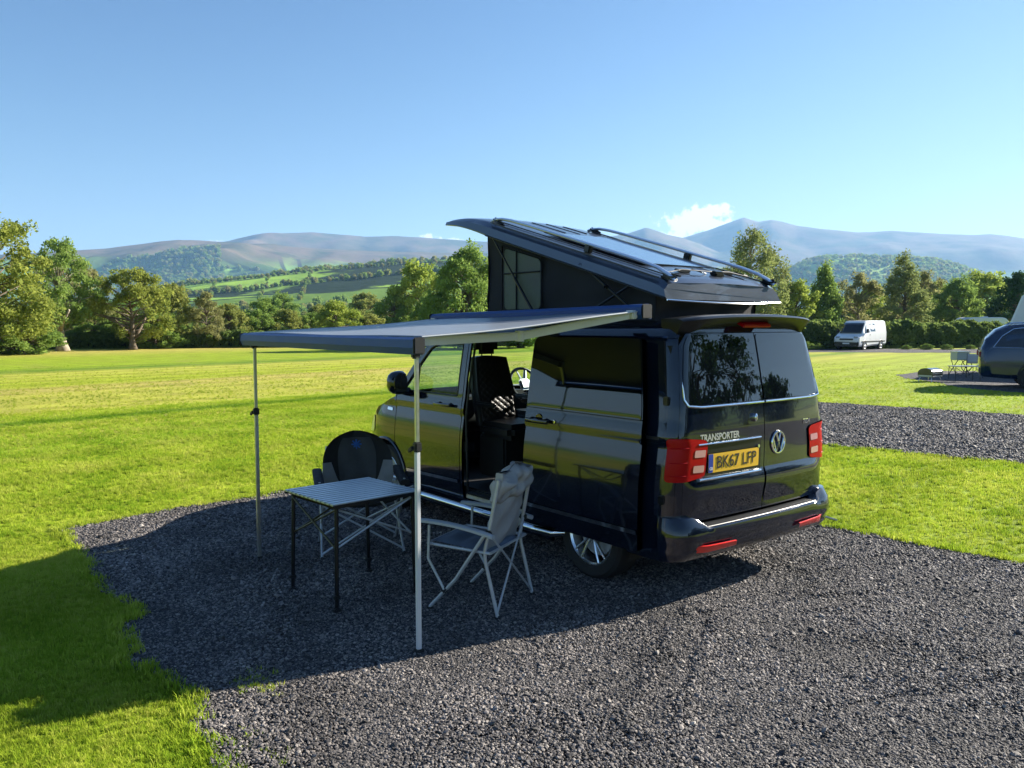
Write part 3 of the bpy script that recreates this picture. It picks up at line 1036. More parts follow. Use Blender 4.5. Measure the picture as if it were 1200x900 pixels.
# ---- pop-up roof
TILT = R(16.2)
OX, OZ = -.630, 2.245       # rear top edge
def rf(a, y, h):
    """a along slope from rear, h above the slope line"""
    return (OX + a * math.cos(TILT) - h * math.sin(TILT), y, OZ + a * math.sin(TILT) + h * math.cos(TILT))
LEN = 3.02
G = []
na = 40
for i in range(na + 1):
    a = LEN * i / na
    fr_ = max(0, (a - 2.25) / (LEN - 2.25))
    drop = -.12 * fr_ ** 2.0
    W_ = .70 * (1 - .10 * fr_ ** 3)
    re_ = max(0, (.14 - a) / .14); rs_ = max(0, (.20 - a) / .20)
    th = .122 * (1 - .58 * fr_ ** 1.3)
    row = []
    for (yy_, hh) in [(-1.0, -th), (-1.015, -th * .9), (-1.0, -th * .35), (-.975, -.035), (-.93, -.006), (-.85, .004), (-.6, .014), (-.3, .022), (0, .026)]:
        row.append((yy_, hh))
    row = row + [(-p[0], p[1]) for p in reversed(row[:-1])]
    bow = .055
    G.append([rf(a + (-(1 - y_ * y_) * bow * max(0, 1 - a / .5) if a < .5 else 0) + ((1 - y_ * y_) * .06 * fr_) + .075 * rs_ * min(1, max(0, 1 + h_ / th)), y_ * W_, h_ + drop - .02 * re_ ** 2 * (h_ > -.05)) for y_, h_ in row])
sh = MB().grid(G)
n = len(G[0])
sh.add(G[0], [tuple(range(n))])
sh.add(G[-1], [tuple(range(n))])
# closed underneath
sh.grid([[r[0], r[-1]] for r in G])
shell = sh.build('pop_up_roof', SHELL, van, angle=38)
# rubber/bright seal along the lower rear edge
c = MB(); c.path([np.array(rf(-(1 - (y_ / .7) ** 2) * .055 - .004, y_, -.125)) for y_ in np.linspace(-.70, .70, 16)], .007, 6); c.build('edge_seal', CHROME, shell)
c = MB(); c.path([rf(a, sgn * .708, -.155) for a in np.linspace(0, 2.3, 4)] if False else [rf(a, .708, -.120) for a in np.linspace(0.02, 2.25, 4)], .006, 6); c.build('edge_seal', PLASTIC, shell)
# roof rails
for sg in (1, -1):
    c = MB()
    aa = [.03, .10, .22, .38, .6, 1.2, 1.8, 2.02, 2.16, 2.24, 2.30]
    hh = [.010, .035, .060, .070, .072, .072, .070, .066, .054, .034, .010]
    c.path([rf(a, sg * (.615 - .0 * a), h_) for a, h_ in zip(aa, hh)], [.020] + [.019] * 9 + [.018], 10, flat=.75)
    rl = c.build('roof_rail', ALURAIL, shell)
    c = MB()
    c.box(rf(.10, sg * .615, .018), (.15, .042, .05), rot=(0, -TILT + R(12), 0), bev=.018)
    c.box(rf(2.20, sg * .615, .018), (.17, .042, .045), rot=(0, -TILT - R(10), 0), bev=.016)
    c.box(rf(.98, sg * .615, .035), (.07, .05, .07), rot=(0, -TILT, 0), bev=.01)
    c.build('rail_foot', SATIN, rl)
    c = MB()
    c.box(rf(1.2, sg * .55, .017), (2.1, .012, .010), rot=(0, -TILT, 0))
    c.box(rf(1.2, sg * .67, .002), (2.1, .012, .010), rot=(0, -TILT, 0))
    c.build('channel', SATIN, shell)
# pressed ribs near the front and flat solar panel in the middle
for k, (yy_, a0, a1) in enumerate([(.28, 1.95, 2.3), (.10, 1.85, 2.35), (-.08, 1.85, 2.35), (-.26, 1.95, 2.3)]):
    c = MB(); c.box(rf((a0 + a1) / 2, yy_, .018 + .008 * (1 - abs(yy_) * 2)), (a1 - a0, .022, .010), rot=(0, -TILT, 0), bev=.004); c.build('roof_rib', SATIN, shell)
c = MB(); c.box(rf(1.12, 0, .031), (1.20, .95, .007), rot=(0, -TILT, 0), bev=.002); c.build('solar_panel', M('solar_glass', (.015, .02, .035), .10, .2, coat=1, var=.1, vscale=30), shell)
c = MB()
for y_ in (-.36, -.14, .05, .25, .42): c.box(rf(.26, y_, .018), (.20, .02, .008), rot=(0, -TILT, 0))
c.build('rear_groove', SATIN, shell)
c = MB()
for y_ in (.24, -.30):
    c.box(rf(.30, y_, .035), (.05, .16, .02), rot=(0, -TILT, .1), bev=.006)
    c.path([rf(.30, y_ - .1, .05), rf(.24, y_ - .16, .04), rf(.26, y_ - .24, .03)], .005, 5)
c.box(rf(.20, -.06, .04), (.07, .12, .05), rot=(0, -TILT, 0), bev=.015)
c.path([rf(.22, .5, .03), rf(.26, .3, .05), rf(.24, 0, .05), rf(.27, -.3, .05), rf(.22, -.5, .03)], .004, 5)
c.build('panel_cable', SATIN, shell)

# canvas walls: left, front, right, rear with soft folds
def bell(u0, u1, side):
    G = []
    for i in range(31):
        t = i / 30
        row = []
        for j in range(17):
            k = j / 16
            if side in (1, -1):
                x = lerp(-.42, 1.64, t)
                ztop = OZ + (x - OX) * math.tan(TILT) - .13
                fold = .012 * math.sin(t * 22 + k * 2) * math.sin(k * math.pi) + .010 * math.sin(k * 9 + t * 5) * math.sin(t * math.pi)
                row.append((x, side * (.625 + fold - .015 * math.sin(k * math.pi)), lerp(1.97, ztop, k)))
            else:
                y = lerp(-.625, .625, t)
                x0 = 1.64 if side == 2 else -.42
                ztop = OZ + (x0 - OX) * math.tan(TILT) - .13
                row.append((x0 + .012 * math.sin(t * 15 + k * 3) * math.sin(k * math.pi), y, lerp(1.97, ztop, k)))
        G.append(row)
    return G


cv = MB()
for s_ in (1, -1, 2, 3): cv.grid(bell(0, 0, s_))
canv = cv.build('canvas_wall', CANVAS, van, angle=70)
# mesh window in the canvas
def meshwin():
    m = bpy.data.materials.new('insect_mesh'); m.use_nodes = True
    t = m.node_tree; t.nodes.clear()
    o = t.nodes.new('ShaderNodeOutputMaterial'); tr = t.nodes.new('ShaderNodeBsdfTransparent'); df = t.nodes.new('ShaderNodeBsdfDiffuse')
    df.inputs[0].default_value = (.12, .13, .14, 1)
    mx = t.nodes.new('ShaderNodeMixShader'); mx.inputs[0].default_value = .62
    tcn = t.nodes.new('ShaderNodeTexCoord')
    w1 = t.nodes.new('ShaderNodeTexVoronoi'); w1.inputs['Scale'].default_value = 60
    t.links.new(tcn.outputs['Object'], w1.inputs['Vector'])
    mr = t.nodes.new('ShaderNodeMapRange'); mr.inputs['From Max'].default_value = .7; mr.inputs['To Min'].default_value = .15; mr.inputs['To Max'].default_value = .75
    t.links.new(w1.outputs['Distance'], mr.inputs['Value']); t.links.new(mr.outputs[0], mx.inputs[0])
    t.links.new(tr.outputs[0], mx.inputs[1]); t.links.new(df.outputs[0], mx.inputs[2]); t.links.new(mx.outputs[0], o.inputs[0])
    return m


MW = M('mesh_window_film', (.05, .06, .065), .4, var=.35, vscale=3.5, bump=.5, bscale=220, col2=(.075, .10, .065))
q = [(.86, 2.08), (1.36, 2.08), (1.36, 2.63), (.86, 2.50)]
cvw = sheet('mesh_window', [(rounded(q, .05), [])], lambda a, b: (a, .645, b), MW, canv, rim=.004, off=0, flip=True)
c = MB()
c.path([(.84, .652, 2.06), (1.38, .652, 2.06), (1.38, .652, 2.655), (.84, .652, 2.515), (.84, .652, 2.06)], .008, 6)
c.path([(1.18, .652, 2.08), (1.18, .652, 2.60)], .007, 6); c.path([(.86, .652, 2.40), (1.37, .652, 2.40)], .007, 6)
c.build('window_binding', CANVAS, cvw)
# struts of the lifting roof
for sg in (1, -1):
    c = MB(); c.path([(1.50, sg * .68, 2.75), (1.15, sg * .685, 2.34)], .009, 8); c.path([(1.16, sg * .685, 2.35), (.84, sg * .69, 1.98)], .014, 8)
    c.build('gas_strut', SATIN, shell)
    c = MB(); c.path([(.30, sg * .68, 2.42), (-.26, sg * .70, 2.06)], .011, 8); c.path([(-.22, sg * .68, 2.24), (.26, sg * .70, 2.02)], .011, 8)
    c.lathe([(0, .018), (sg * .02, .014)], (.01, sg * .695, 2.235), 'y', 10); c.lathe([(0, .018), (sg * .02, .014)], (.30, sg * .69, 2.42), 'y', 10)
    c.build('scissor_arm', SATIN, shell)

# ================================================================== AWNING
aw = empty('side_awning', (.67, .98, 2.0), label='wound-out grey side awning with blue rails on two thin poles beside the camper van', cat='awning')
def awn(mb_, name, mat, parent=None, **k):
    for i, p in enumerate(mb_.v): mb_.v[i] = (p[0] - .67, p[1] - .98, p[2] - 2.0)
    return mb_.build(name, mat, parent or aw, **k)


G = []
sec = [(-.05, .0), (-.05, .085), (-.02, .105), (.035, .10), (.055, .08), (.055, .03), (.03, .0), (-.05, .0)]
G = [[(x, .985 + a, 1.985 + b - .045 * (x + .66) / 2.64) for a, b in sec] for x in (-.66, 1.98)]
c = MB().grid(G); c.add(G[0], [tuple(range(7))]); c.add(G[1], [tuple(range(7))])
case = awn(c, 'case', AWNCASE, angle=25)
c = MB(); c.box((-.668, .99, 2.037), (.014, .10, .10), bev=.010); c.box((1.992, .99, 1.99), (.022, .11, .11), bev=.010)
awn(c, 'case_end_cap', PLASTIC, case)
c = MB()
for x in (-.3, .7, 1.7): c.box((x, .90, 2.02), (.12, .12, .03), bev=.005)
awn(c, 'mounting_bracket', PLASTIC, case)
# canopy cloth sags a little
G = []
for i in range(25):
    t = i / 24
    G.append([(lerp(lerp(-.62, 1.95, u), lerp(-.49, 2.17, u), t), lerp(1.04, 2.70, t), lerp(2.035 - .045 * u, 1.874, t) - .006 * math.sin(math.pi * t) * (1 + .5 * math.cos(6.28 * u)) + .004 * math.sin(u * 9 + t * 7)) for u in np.linspace(0, 1, 21)])
awn(MB().grid(G), 'canopy', AWNFAB, solid=.002)
c = MB()
c.path([(G[i][0][0] - .004, G[i][0][1], G[i][0][2]) for i in range(0, 25, 2)], .006, 6); c.path([(G[i][-1][0] + .004, G[i][-1][1], G[i][-1][2]) for i in range(0, 25, 2)], .006, 6)
awn(c, 'canopy_hem', M('pale_hem', (.40, .42, .45), .5))
sec = [(-.03, 1.775), (-.035, 1.85), (.0, 1.876), (.032, 1.862), (.036, 1.815), (.02, 1.775), (-.03, 1.775)]
G = [[(x, 2.73 + a, b) for a, b in sec] for x in (-.50, 2.20)]
c = MB().grid(G); c.add(G[0], [tuple(range(6))]); c.add(G[1], [tuple(range(6))])
lead = awn(c, 'lead_rail', AWNCASE, angle=25)
c = MB(); c.box((-.510, 2.73, 1.825), (.02, .078, .10), bev=.008); c.box((2.210, 2.73, 1.825), (.02, .078, .10), bev=.008); awn(c, 'rail_end_cap', PLASTIC, lead)
for e in (0, 1):
    c = MB()
    s0 = (-.58, 1.05, 2.015) if not e else (1.90, 1.05, 1.97)
    el = (-.34, 1.85, 1.872) if not e else (1.35, 1.93, 1.895)
    en = (-.44, 2.69, 1.85) if not e else (2.08, 2.69, 1.85)
    for a, b in ((s0, el), (el, en)):
        d_ = Vector(b) - Vector(a); L_ = d_.length
        mt = d_.to_track_quat('X', 'Z').to_matrix()
        c.box((Vector(a) + Vector(b)) / 2, (L_, .026, .055), rot=mt, bev=.006)
    c.lathe([(-.035, .0), (-.035, .03), (.035, .03), (.035, 0)], el, 'z', 12)
    c.box(s0, (.08, .05, .06), bev=.008); c.box(en, (.05, .04, .05), bev=.008)
    awn(c, 'arm', ALU if e else M('white_coated_arm', (.62, .62, .60), .4), angle=25)
for e, x in ((0, -.45), (1, 2.03)):
    c = MB()
    c.box((x, 2.71, .63), (.026, .030, 1.22), bev=.005)
    lg = awn(c, 'leg', M('leg_white', (.62, .63, .64), .4, .1) if e == 0 else ALU, angle=25)
    c = MB(); c.box((x, 2.71, 1.385), (.021, .024, .83), bev=.004); awn(c, 'inner_tube', ALU, lg)
    c = MB(); c.box((x, 2.71, 1.235), (.042, .046, .06), bev=.008); c.box((x + .03, 2.735, 1.22), (.05, .018, .025), rot=(0, .5, 0), bev=.004); awn(c, 'clamp', PLASTIC, lg)
    c = MB(); c.box((x, 2.71, .012), (.05, .055, .024), bev=.006); awn(c, 'foot', PLASTIC, lg)
    c = MB(); c.box((x, 2.715, 1.78), (.035, .05, .06), bev=.008); awn(c, 'pivot', PLASTIC, lg)

# ================================================================== TABLE
tb_c = np.array([.80, 2.483]); TZ = .745
cor = [np.array([1.08, 2.87]), np.array([.38, 2.83]), np.array([.57, 2.09]), np.array([1.165, 2.14])]
# square it up
ex = ((cor[0] - cor[1]) + (cor[3] - cor[2])) / 2; LX = np.linalg.norm(ex); ex /= LX
ey = np.array([-ex[1], ex[0]]); LY = (np.linalg.norm(cor[0] - cor[3]) + np.linalg.norm(cor[1] - cor[2])) / 2
ta = math.atan2(ex[1], ex[0])
tbl = empty('folding_table', (tb_c[0], tb_c[1], 0), ta, label='square folding camping table with slatted aluminium roll-up top under the awning', cat='table')
LX, LY = .70, .72
c = MB()
ns = 12
for i in range(ns):
    sw_ = LX / ns
    c.box((0 - LX / 2 + sw_ * (i + .5), 0, TZ), (sw_ - .010, LY, .014), bev=.004)
c.build('slatted_top', M('satin_table_slats', (.44, .49, .55), .34, .75, var=.1, vscale=3), tbl, angle=25)
c = MB()
for sy in (-1, 1): c.box((0, sy * (LY / 2 - .05), TZ - .018), (LX - .02, .02, .018))
for sx in (-1, 1): c.box((sx * (LX / 2 - .008), 0, TZ - .012), (.016, LY, .024), bev=.004)
c.build('frame', SATIN, tbl, smooth=False)
for sx in (-1, 1):
    for sy in (-1, 1):
        c = MB()
        p0 = Vector((sx * (LX / 2 - .05), sy * (LY / 2 - .05), TZ - .02)); p1 = Vector((sx * (LX / 2 - .04), sy * (LY / 2 - .035), .03))
        c.path([p0, p1], .0145, 8)
        lg = c.build('leg', SATIN, tbl)
        c = MB(); c.box((p1.x, p1.y, .02), (.05, .05, .035), bev=.01); c.box((p1.x, p1.y, .11), (.035, .045, .03), bev=.006); c.build('foot', PLASTIC, lg)
OLIVE = M('bronze_brace', (.10, .085, .035), .4, .6)
for sx in (-1, 1):
    c = MB(); y_ = LY / 2 - .05; x_ = sx * (LX / 2 - .05)
    c.path([(x_, -y_, TZ - .04), (x_, y_, .44)], .008, 6); c.path([(x_ + .012, y_, TZ - .04), (x_ + .012, -y_, .44)], .008, 6); c.build('cross_brace', OLIVE if sx > 0 else GREYTUBE, tbl)
for sy in (-1, 1):
    c = MB(); x_ = LX / 2 - .05; y_ = sy * (LY / 2 - .05)
    c.path([(-x_, y_, TZ - .04), (x_, y_, .44)], .008, 6); c.path([(x_, y_ + .012, TZ - .04), (-x_, y_ + .012, .44)], .008, 6); c.build('cross_brace', OLIVE if sy > 0 else GREYTUBE, tbl)

# ================================================================== GREY PADDED CHAIR (x forward, y left)
def bx(mb_, a, b, r, n=8): mb_.path([a, b], r, n)
ch = empty('folding_armchair', (.03, 1.88, 0), R(25.5), label='pale grey padded folding chair with tubular frame, standing by the open sliding door', cat='chair')
HW = .275
def cushion(G0, th, mat, name, parent, seed=0):
    r_ = random.Random(seed)
    return None
# backrest cushion
nu, nv = 22, 30
def backpt(u, t, f):
    x = lerp(-.14, -.245, t) + (.05 if f > 0 else -.012) * (1 - abs(u) ** 4) * (1 - (2 * t - 1) ** 6) * 1.0
    if f > 0: x += .008 * math.sin(t * 24)
    else: x -= .018 * math.sin(t * 5.0 + u * 2.0) * (1 - u * u) + .012 * math.sin(t * 13 + u * 4) * (1 - u * u)
    roll = max(0, (t - .80) / .20)
    if f < 0: x -= .035 * math.sin(roll * math.pi) * (1 - abs(u) ** 4)
    y = u * (HW - .035) * (1 - .06 * t)
    z = .44 + t * .53 + .018 * math.cos(u * 3) * (t > .9) + .008 * math.sin(u * 9) * t
    return (x, y, z)
c = MB()
G = [[backpt(-1 + 2 * j / nu, i / nv, 1) for j in range(nu + 1)] + [backpt(1 - 2 * j / nu, i / nv, -1) for j in range(nu + 1)] for i in range(nv + 1)]
c.grid(G, closed=True); c.add(G[-1], [tuple(range(len(G[-1])))]); c.add(G[0], [tuple(range(len(G[0])))])
bk = c.build('backrest', GREYFAB, ch, angle=70)
# gathered head pad wrapped round the top third
c = MB()
def padpt(u, t, f):
    tt = lerp(.62, 1.03, t)
    x, y, z = backpt(u, tt, f)
    e = max(0., math.sin(math.pi * min(1, t * .9 + .04))) ** .5
    wr = .010 * math.sin(17 * u + 6 * t + 2 * math.sin(5 * u)) + .012 * math.sin(3 * u + 11 * t)
    x += (.030 * e + wr * .5) if f > 0 else -(.040 * e + wr * e)
    y *= 1.05 + .02 * math.sin(8 * t)
    z += .014 * math.sin(6 * u + 1) * (1 - t) + .016 * math.sin(4.5 * u + 2) * t
    return (x, y, z)
nu, nv = 30, 18
G = [[padpt(-1 + 2 * j / nu, i / nv, 1) for j in range(nu + 1)] + [padpt(1 - 2 * j / nu, i / nv, -1) for j in range(nu + 1)] for i in range(nv + 1)]
c.grid(G, closed=True); c.add(G[-1], [tuple(range(len(G[-1])))]); c.add(G[0], [tuple(range(len(G[0])))])
c.build('head_pad', GREYFAB, bk, angle=80)
c = MB()
nu2 = 14
def sp(u, t, f):
    return (lerp(-.20, .27, t), u * (HW - .045), .43 + .035 * t + ((.02 + .012 * math.sin(t * 18)) if f > 0 else -.015) * (1 - abs(u) ** 4) * (1 - (2 * t - 1) ** 8))
G = [[sp(-1 + 2 * j / nu2, i / 24, 1) for j in range(nu2 + 1)] + [sp(1 - 2 * j / nu2, i / 24, -1) for j in range(nu2 + 1)] for i in range(25)]
c.grid(G, closed=True); c.add(G[-1], [tuple(range(len(G[-1])))]); c.build('seat', GREYFABD, ch, angle=70)
for sg in (1, -1):
    y = sg * HW
    c = MB(); c.path([(-.255, y * .93, .93), (-.19, y * .96, .60), (-.16, y, .45), (-.165, y, .38), (-.255, y, .02)], .0125, 10); lg = c.build('rear_leg', GREYTUBE, ch)
    c = MB(); c.box((-.257, y, .015), (.035, .035, .03), bev=.008); c.box((-.185, y, .57), (.05, .035, .05), bev=.01); c.build('plastic_joint', PLASTIC, lg)
    c = MB(); c.path([(-.18, y + sg * .02, .58), (.05, y + sg * .02, .24), (.255, y + sg * .02, .02)], .0125, 10); lg = c.build('front_leg', GREYTUBE, ch)
    c = MB(); c.box((.258, y + sg * .02, .015), (.04, .035, .03), bev=.008); c.box((.135, y + sg * .02, .155), (.04, .03, .05), rot=(0, -.7, 0), bev=.008); c.build('plastic_joint', PLASTIC, lg)
    c = MB(); c.path([(.25, y + sg * .03, .59), (.26, y + sg * .03, .36), (.135, y + sg * .03, .16)], .010, 8); c.path([(-.2, y, .44), (.28, y, .455)], .011, 8); c.build('seat_rail', GREYTUBE, ch)
    c = MB()
    G = []
    for i in range(13):
        t = i / 12; x = lerp(.34, -.24, t); z = .615 - .055 * t ** 2 + .006 * math.sin(t * 3)
        hw = .026 - .004 * abs(2 * t - 1) ** 3
        G.append([(x, y + sg * .03 + a * hw, z + b * .014) for a, b in [(-1, -.6), (-1, .5), (-.6, 1), (.6, 1), (1, .5), (1, -.6), (0, -1)]])
    c.grid(G, closed=True); c.add(G[0], [tuple(range(7))]); c.add(G[-1], [tuple(range(7))])
    c.build('armrest', M('armrest_grey', (.36, .38, .41), .4) , ch, angle=50)
c = MB(); c.path([(-.19, HW, .58), (-.25, -HW, .04)], .008, 8); c.path([(-.19, -HW, .58), (-.25, HW, .04)], .008, 8); c.build('rear_cross_brace', GREYTUBE, ch)
c = MB(); c.path([(.29, -HW, .09), (.29, HW, .09)], .009, 8) if False else c.path([(-.2, -HW, .44), (-.2, HW, .44)], .010, 8); c.path([(.28, -HW, .455), (.28, HW, .455)], .010, 8); c.build('cross_tube', GREYTUBE, ch)

# ================================================================== DARK ROUND-BACKED CHAIR
dc = empty('camp_armchair', (1.79, 1.90, 0), math.atan2(.42, -1), label='large black round-backed camping armchair facing the slatted table', cat='chair')
def rb(u, t, f):
    """rounded back: u -1..1, t 0..1"""
    hw = .305 * (1 - .16 * max(0, (.25 - t) / .25)) * (math.sqrt(max(0, 1 - max(0, (t - .42) / .60) ** 2.6)))
    y = u * hw
    wrap = .16 * abs(u) ** 2.2
    x = lerp(-.22, -.34, t) + wrap * (1 - .4 * t) + (.03 if f > 0 else -.02) * (1 - abs(u) ** 3)
    x += .008 * math.sin(9 * u + 6 * t)
    return (x, y, .47 + .52 * t)
c = MB(); nu, nv = 26, 26
G = [[rb(-1 + 2 * j / nu, i / nv, 1) for j in range(nu + 1)] + [rb(1 - 2 * j / nu, i / nv, -1) for j in range(nu + 1)] for i in range(nv + 1)]
c.grid(G, closed=True); c.add(G[0], [tuple(range(len(G[0])))])
bk = c.build('backrest', BLACKFAB, dc, angle=80)
c = MB()
G = [[np.array(rb(u * (.50 + .1 * t), t, 1)) + [.010, 0, 0] for u in np.linspace(-1, 1, 15)] for t in np.linspace(.02, .90, 20)]
c.grid(G); c.build('centre_panel', CHARFAB, bk, angle=80)
for sg in (1, -1):
    c = MB(); G = [[np.array(rb(sg * lerp(.45 + .30 * t, 1.0, u), t * .52, 1)) + [.012, 0, 0] for u in np.linspace(0, 1, 8)] for t in np.linspace(0, 1, 10)]
    c.grid(G); c.build('side_panel', PALEFAB, bk, angle=80)
c = MB(); q = np.array(rb(0, .78, 1)) + [.014, 0, 0]
for a in range(0, 180, 45):
    d_ = Vector((0, math.cos(R(a)), math.sin(R(a)))) * .045
    c.path([Vector(q) - d_, Vector(q) + d_], .008, 6)
c.build('star_emblem', BLUELOGO, bk)
c = MB()
G = [[(x, u * .28, .44 + .03 * (abs(u) ** 2) - .02 * (1 - u * u) + .02 * (x > .1)) for u in np.linspace(-1, 1, 13)] for x in np.linspace(-.22, .28, 12)]
c.grid(G); c.build('seat', BLACKFAB, dc, solid=.035)
for sg in (1, -1):
    c = MB(); G = []
    for i in range(12):
        t = i / 11; x = lerp(-.24, .30, t); z = .66 - .04 * t
        G.append([(x, sg * .35 + a * .04, z + b * .022) for a, b in [(-1, -1), (-1, .5), (-.5, 1), (.5, 1), (1, .5), (1, -1)]])
    c.grid(G, closed=True); c.add(G[0], [tuple(range(6))]); c.add(G[-1], [tuple(range(6))]); c.build('armrest', BLACKFAB, dc, angle=50)
    y = sg * .32
    for x0, x1 in ((.28, -.26), (-.26, .28)):
        c = MB(); c.path([(x0, y, .46 if x0 > 0 else .50), (x1, y + sg * .02, .02)], .011, 8); lg = c.build('leg', GREYTUBE, dc)
        c = MB(); c.box((x1, y + sg * .02, .015), (.04, .035, .03), bev=.008); c.build('foot', PLASTIC, lg)
    c = MB(); c.path([(.27, y, .46), (.26, y + sg * .03, .65)], .010, 8); c.path([(-.26, y, .46), (-.34, y * .8, .86)], .011, 8); c.build('arm_post', GREYTUBE, dc)
for x in (.28, -.26):
    c = MB(); c.path([(x, -.32, .45), (x, .34, .05)], .009, 8); c.path([(x, .32, .45), (x, -.34, .05)], .009, 8); c.build('cross_brace', GREYTUBE, dc)

# ================================================================== GROUND, HILLS
def az_of(u): return YAW - math.atan((u - 600) / FPX)


PADS = dict(
    main=[(-9, 4.15), (-.98, 4.08), (.05, 3.98), (.48, 4.12), (1.07, 4.0), (1.25, 3.86), (1.42, 3.84), (1.78, 3.95), (2.94, 3.85), (3.6, 3.86), (4.14, 3.79), (4.24, 3.36), (4.40, 2.3), (4.50, 1.4), (4.85, 0),
          (5.0, -1.2), (4.7, -2.0), (2.2, -2.06), (-.36, -2.0), (-2.0, -2.08), (-9, -2.1)],
    second=[(-12, -7.75), (-.18, -7.30), (1.2, -7.0), (2.55, -6.82), (5.5, -6.3), (8.2, -6.1), (9.2, -8), (9.3, -11.5), (8.6, -13.0), (6.46, -13.25), (4.2, -13.7), (2.2, -14.05), (-3, -14.9), (-12, -16)],
    third=[(9.3, -23.7), (10.6, -25.5), (11.0, -29), (8.0, -33), (-2, -33), (-2, -20.3), (4.2, -20.3), (6.2, -20.8), (7.7, -22.6)])
TRACK = [(32, -42), (26.8, -44.9), (20.7, -51.0), (17.0, -52.6), (5, -58), (2, -68), (21.2, -62.5), (30.0, -52.6), (40, -44)]


def wob(poly, d=.12, a=.035):
    """resample and roughen the edge of a gravel patch"""
    o = []
    for i, (x, y) in enumerate(resample(poly, d)):
        o.append((x + a * (math.sin(x * 5.1 + y * 3.3) + math.sin(x * 11.7 - y * 9.1) + random.uniform(-.6, .6)), y + a * (math.sin(x * 6.3 - y * 4.7) + math.sin(x * 13.1 + y * 8.2) + random.uniform(-.6, .6))))
    return o


# --- lawn material
def lawn_mat():
    m = bpy.data.materials.new('lawn'); m.use_nodes = True
    t = m.node_tree; b = t.nodes['Principled BSDF']; b.inputs['Roughness'].default_value = .85; b.inputs['Specular IOR Level'].default_value = .15
    
    g = t.nodes.new('ShaderNodeNewGeometry')
    def noise(sc, det=3, src=None):
        n = t.nodes.new('ShaderNodeTexNoise'); n.inputs['Scale'].default_value = sc; n.inputs['Detail'].default_value = det
        t.links.new(src or g.outputs['Position'], n.inputs['Vector']); return n.outputs['Fac']
    def math_(op, a, b_=None, c_=None):
        n = t.nodes.new('ShaderNodeMath'); n.operation = op
        for i, q in enumerate((a, b_, c_)):
            if q is None: continue
            if isinstance(q, (int, float)): n.inputs[i].default_value = q
            else: t.links.new(q, n.inputs[i])
        return n.outputs[0]
    dt = t.nodes.new('ShaderNodeVectorMath'); dt.operation = 'DOT_PRODUCT'
    t.links.new(g.outputs['Position'], dt.inputs[0]); dt.inputs[1].default_value = (.9803, .1973, 0)
    nb = noise(.35, 4)
    tt = math_('MULTIPLY_ADD', math_('SUBTRACT', nb, .5), .9, dt.outputs['Value'])
    r = t.nodes.new('ShaderNodeValToRGB')
    t.links.new(math_('MULTIPLY', tt, 1 / 70), r.inputs[0])
    G1 = (.25, .34, .016); G2 = (.30, .36, .018); Y1 = (.40, .40, .055); D = (.12, .21, .012); FAR = (.27, .34, .022); HAY = (.42, .36, .085)
    stops = [(0, G1), (10 / 70, G2), (13.2 / 70, Y1), (14.3 / 70, D), (15.0 / 70, G1), (15.8 / 70, Y1), (20 / 70, Y1), (23 / 70, HAY), (24.5 / 70, G2), (31 / 70, Y1), (33 / 70, D), (36 / 70, G1), (46 / 70, FAR), (56 / 70, HAY), (66 / 70, FAR)]  # first dark stop paints the thin shadow line of a ridge
    cr = r.color_ramp
    cr.elements[0].position = 0; cr.elements[0].color = (*stops[0][1], 1)
    cr.elements[1].position = stops[-1][0]; cr.elements[1].color = (*stops[-1][1], 1)
    for p_, c_ in stops[1:-1]:
        e = cr.elements.new(p_); e.color = (*c_, 1)
    # narrow mowing stripes
    st = math_('SINE', math_('MULTIPLY', tt, 3.7))
    stf = math_('MULTIPLY_ADD', st, .10, 1.0)
    # stretched cuttings rows
    mp = t.nodes.new('ShaderNodeMapping'); mp.inputs['Rotation'].default_value = (0, 0, -R(11.4)); mp.inputs['Scale'].default_value = (2.6, .35, 1)
    t.links.new(g.outputs['Position'], mp.inputs['Vector'])
    cut = noise(1.6, 6, mp.outputs[0])
    n1 = noise(1.1, 5); n2 = noise(26, 4); n3 = noise(140, 2)
    f = math_('MULTIPLY', stf, math_('MULTIPLY_ADD', n1, .8, .60))
    f = math_('MULTIPLY', f, math_('MULTIPLY_ADD', n2, .9, .55))
    f = math_('MULTIPLY', f, math_('MULTIPLY_ADD', n3, .9, .55))
    f = math_('MULTIPLY', f, math_('MULTIPLY_ADD', cut, .9, .55))
    vm = t.nodes.new('ShaderNodeVectorMath'); vm.operation = 'SCALE'
    t.links.new(r.outputs[0], vm.inputs[0]); t.links.new(f, vm.inputs['Scale'])
    # straw coloured patches
    pa = noise(.55, 5)
    pm = t.nodes.new('ShaderNodeMapRange'); pm.inputs['From Min'].default_value = .54; pm.inputs['From Max'].default_value = .72; pm.inputs['To Max'].default_value = .55
    t.links.new(pa, pm.inputs['Value'])
    mx = t.nodes.new('ShaderNodeMix'); mx.data_type = 'RGBA'
    t.links.new(pm.outputs[0], mx.inputs['Factor']); t.links.new(vm.outputs[0], mx.inputs['A']); mx.inputs['B'].default_value = (.25, .24, .055, 1)
    t.links.new(mx.outputs['Result'], b.inputs['Base Color'])
    bp = t.nodes.new('ShaderNodeBump'); bp.inputs['Strength'].default_value = 1; bp.inputs['Distance'].default_value = .05
    hh = math_('ADD', math_('MULTIPLY', n2, .5), math_('ADD', math_('MULTIPLY', n3, .35), math_('MULTIPLY', cut, .8)))
    t.links.new(hh, bp.inputs['Height']); t.links.new(bp.outputs[0], b.inputs['Normal'])
    return m


LAWN = lawn_mat()
# --- terrain height
def interp(u, pts): return float(np.interp(u, [p[0] for p in pts], [p[1] for p in pts]))


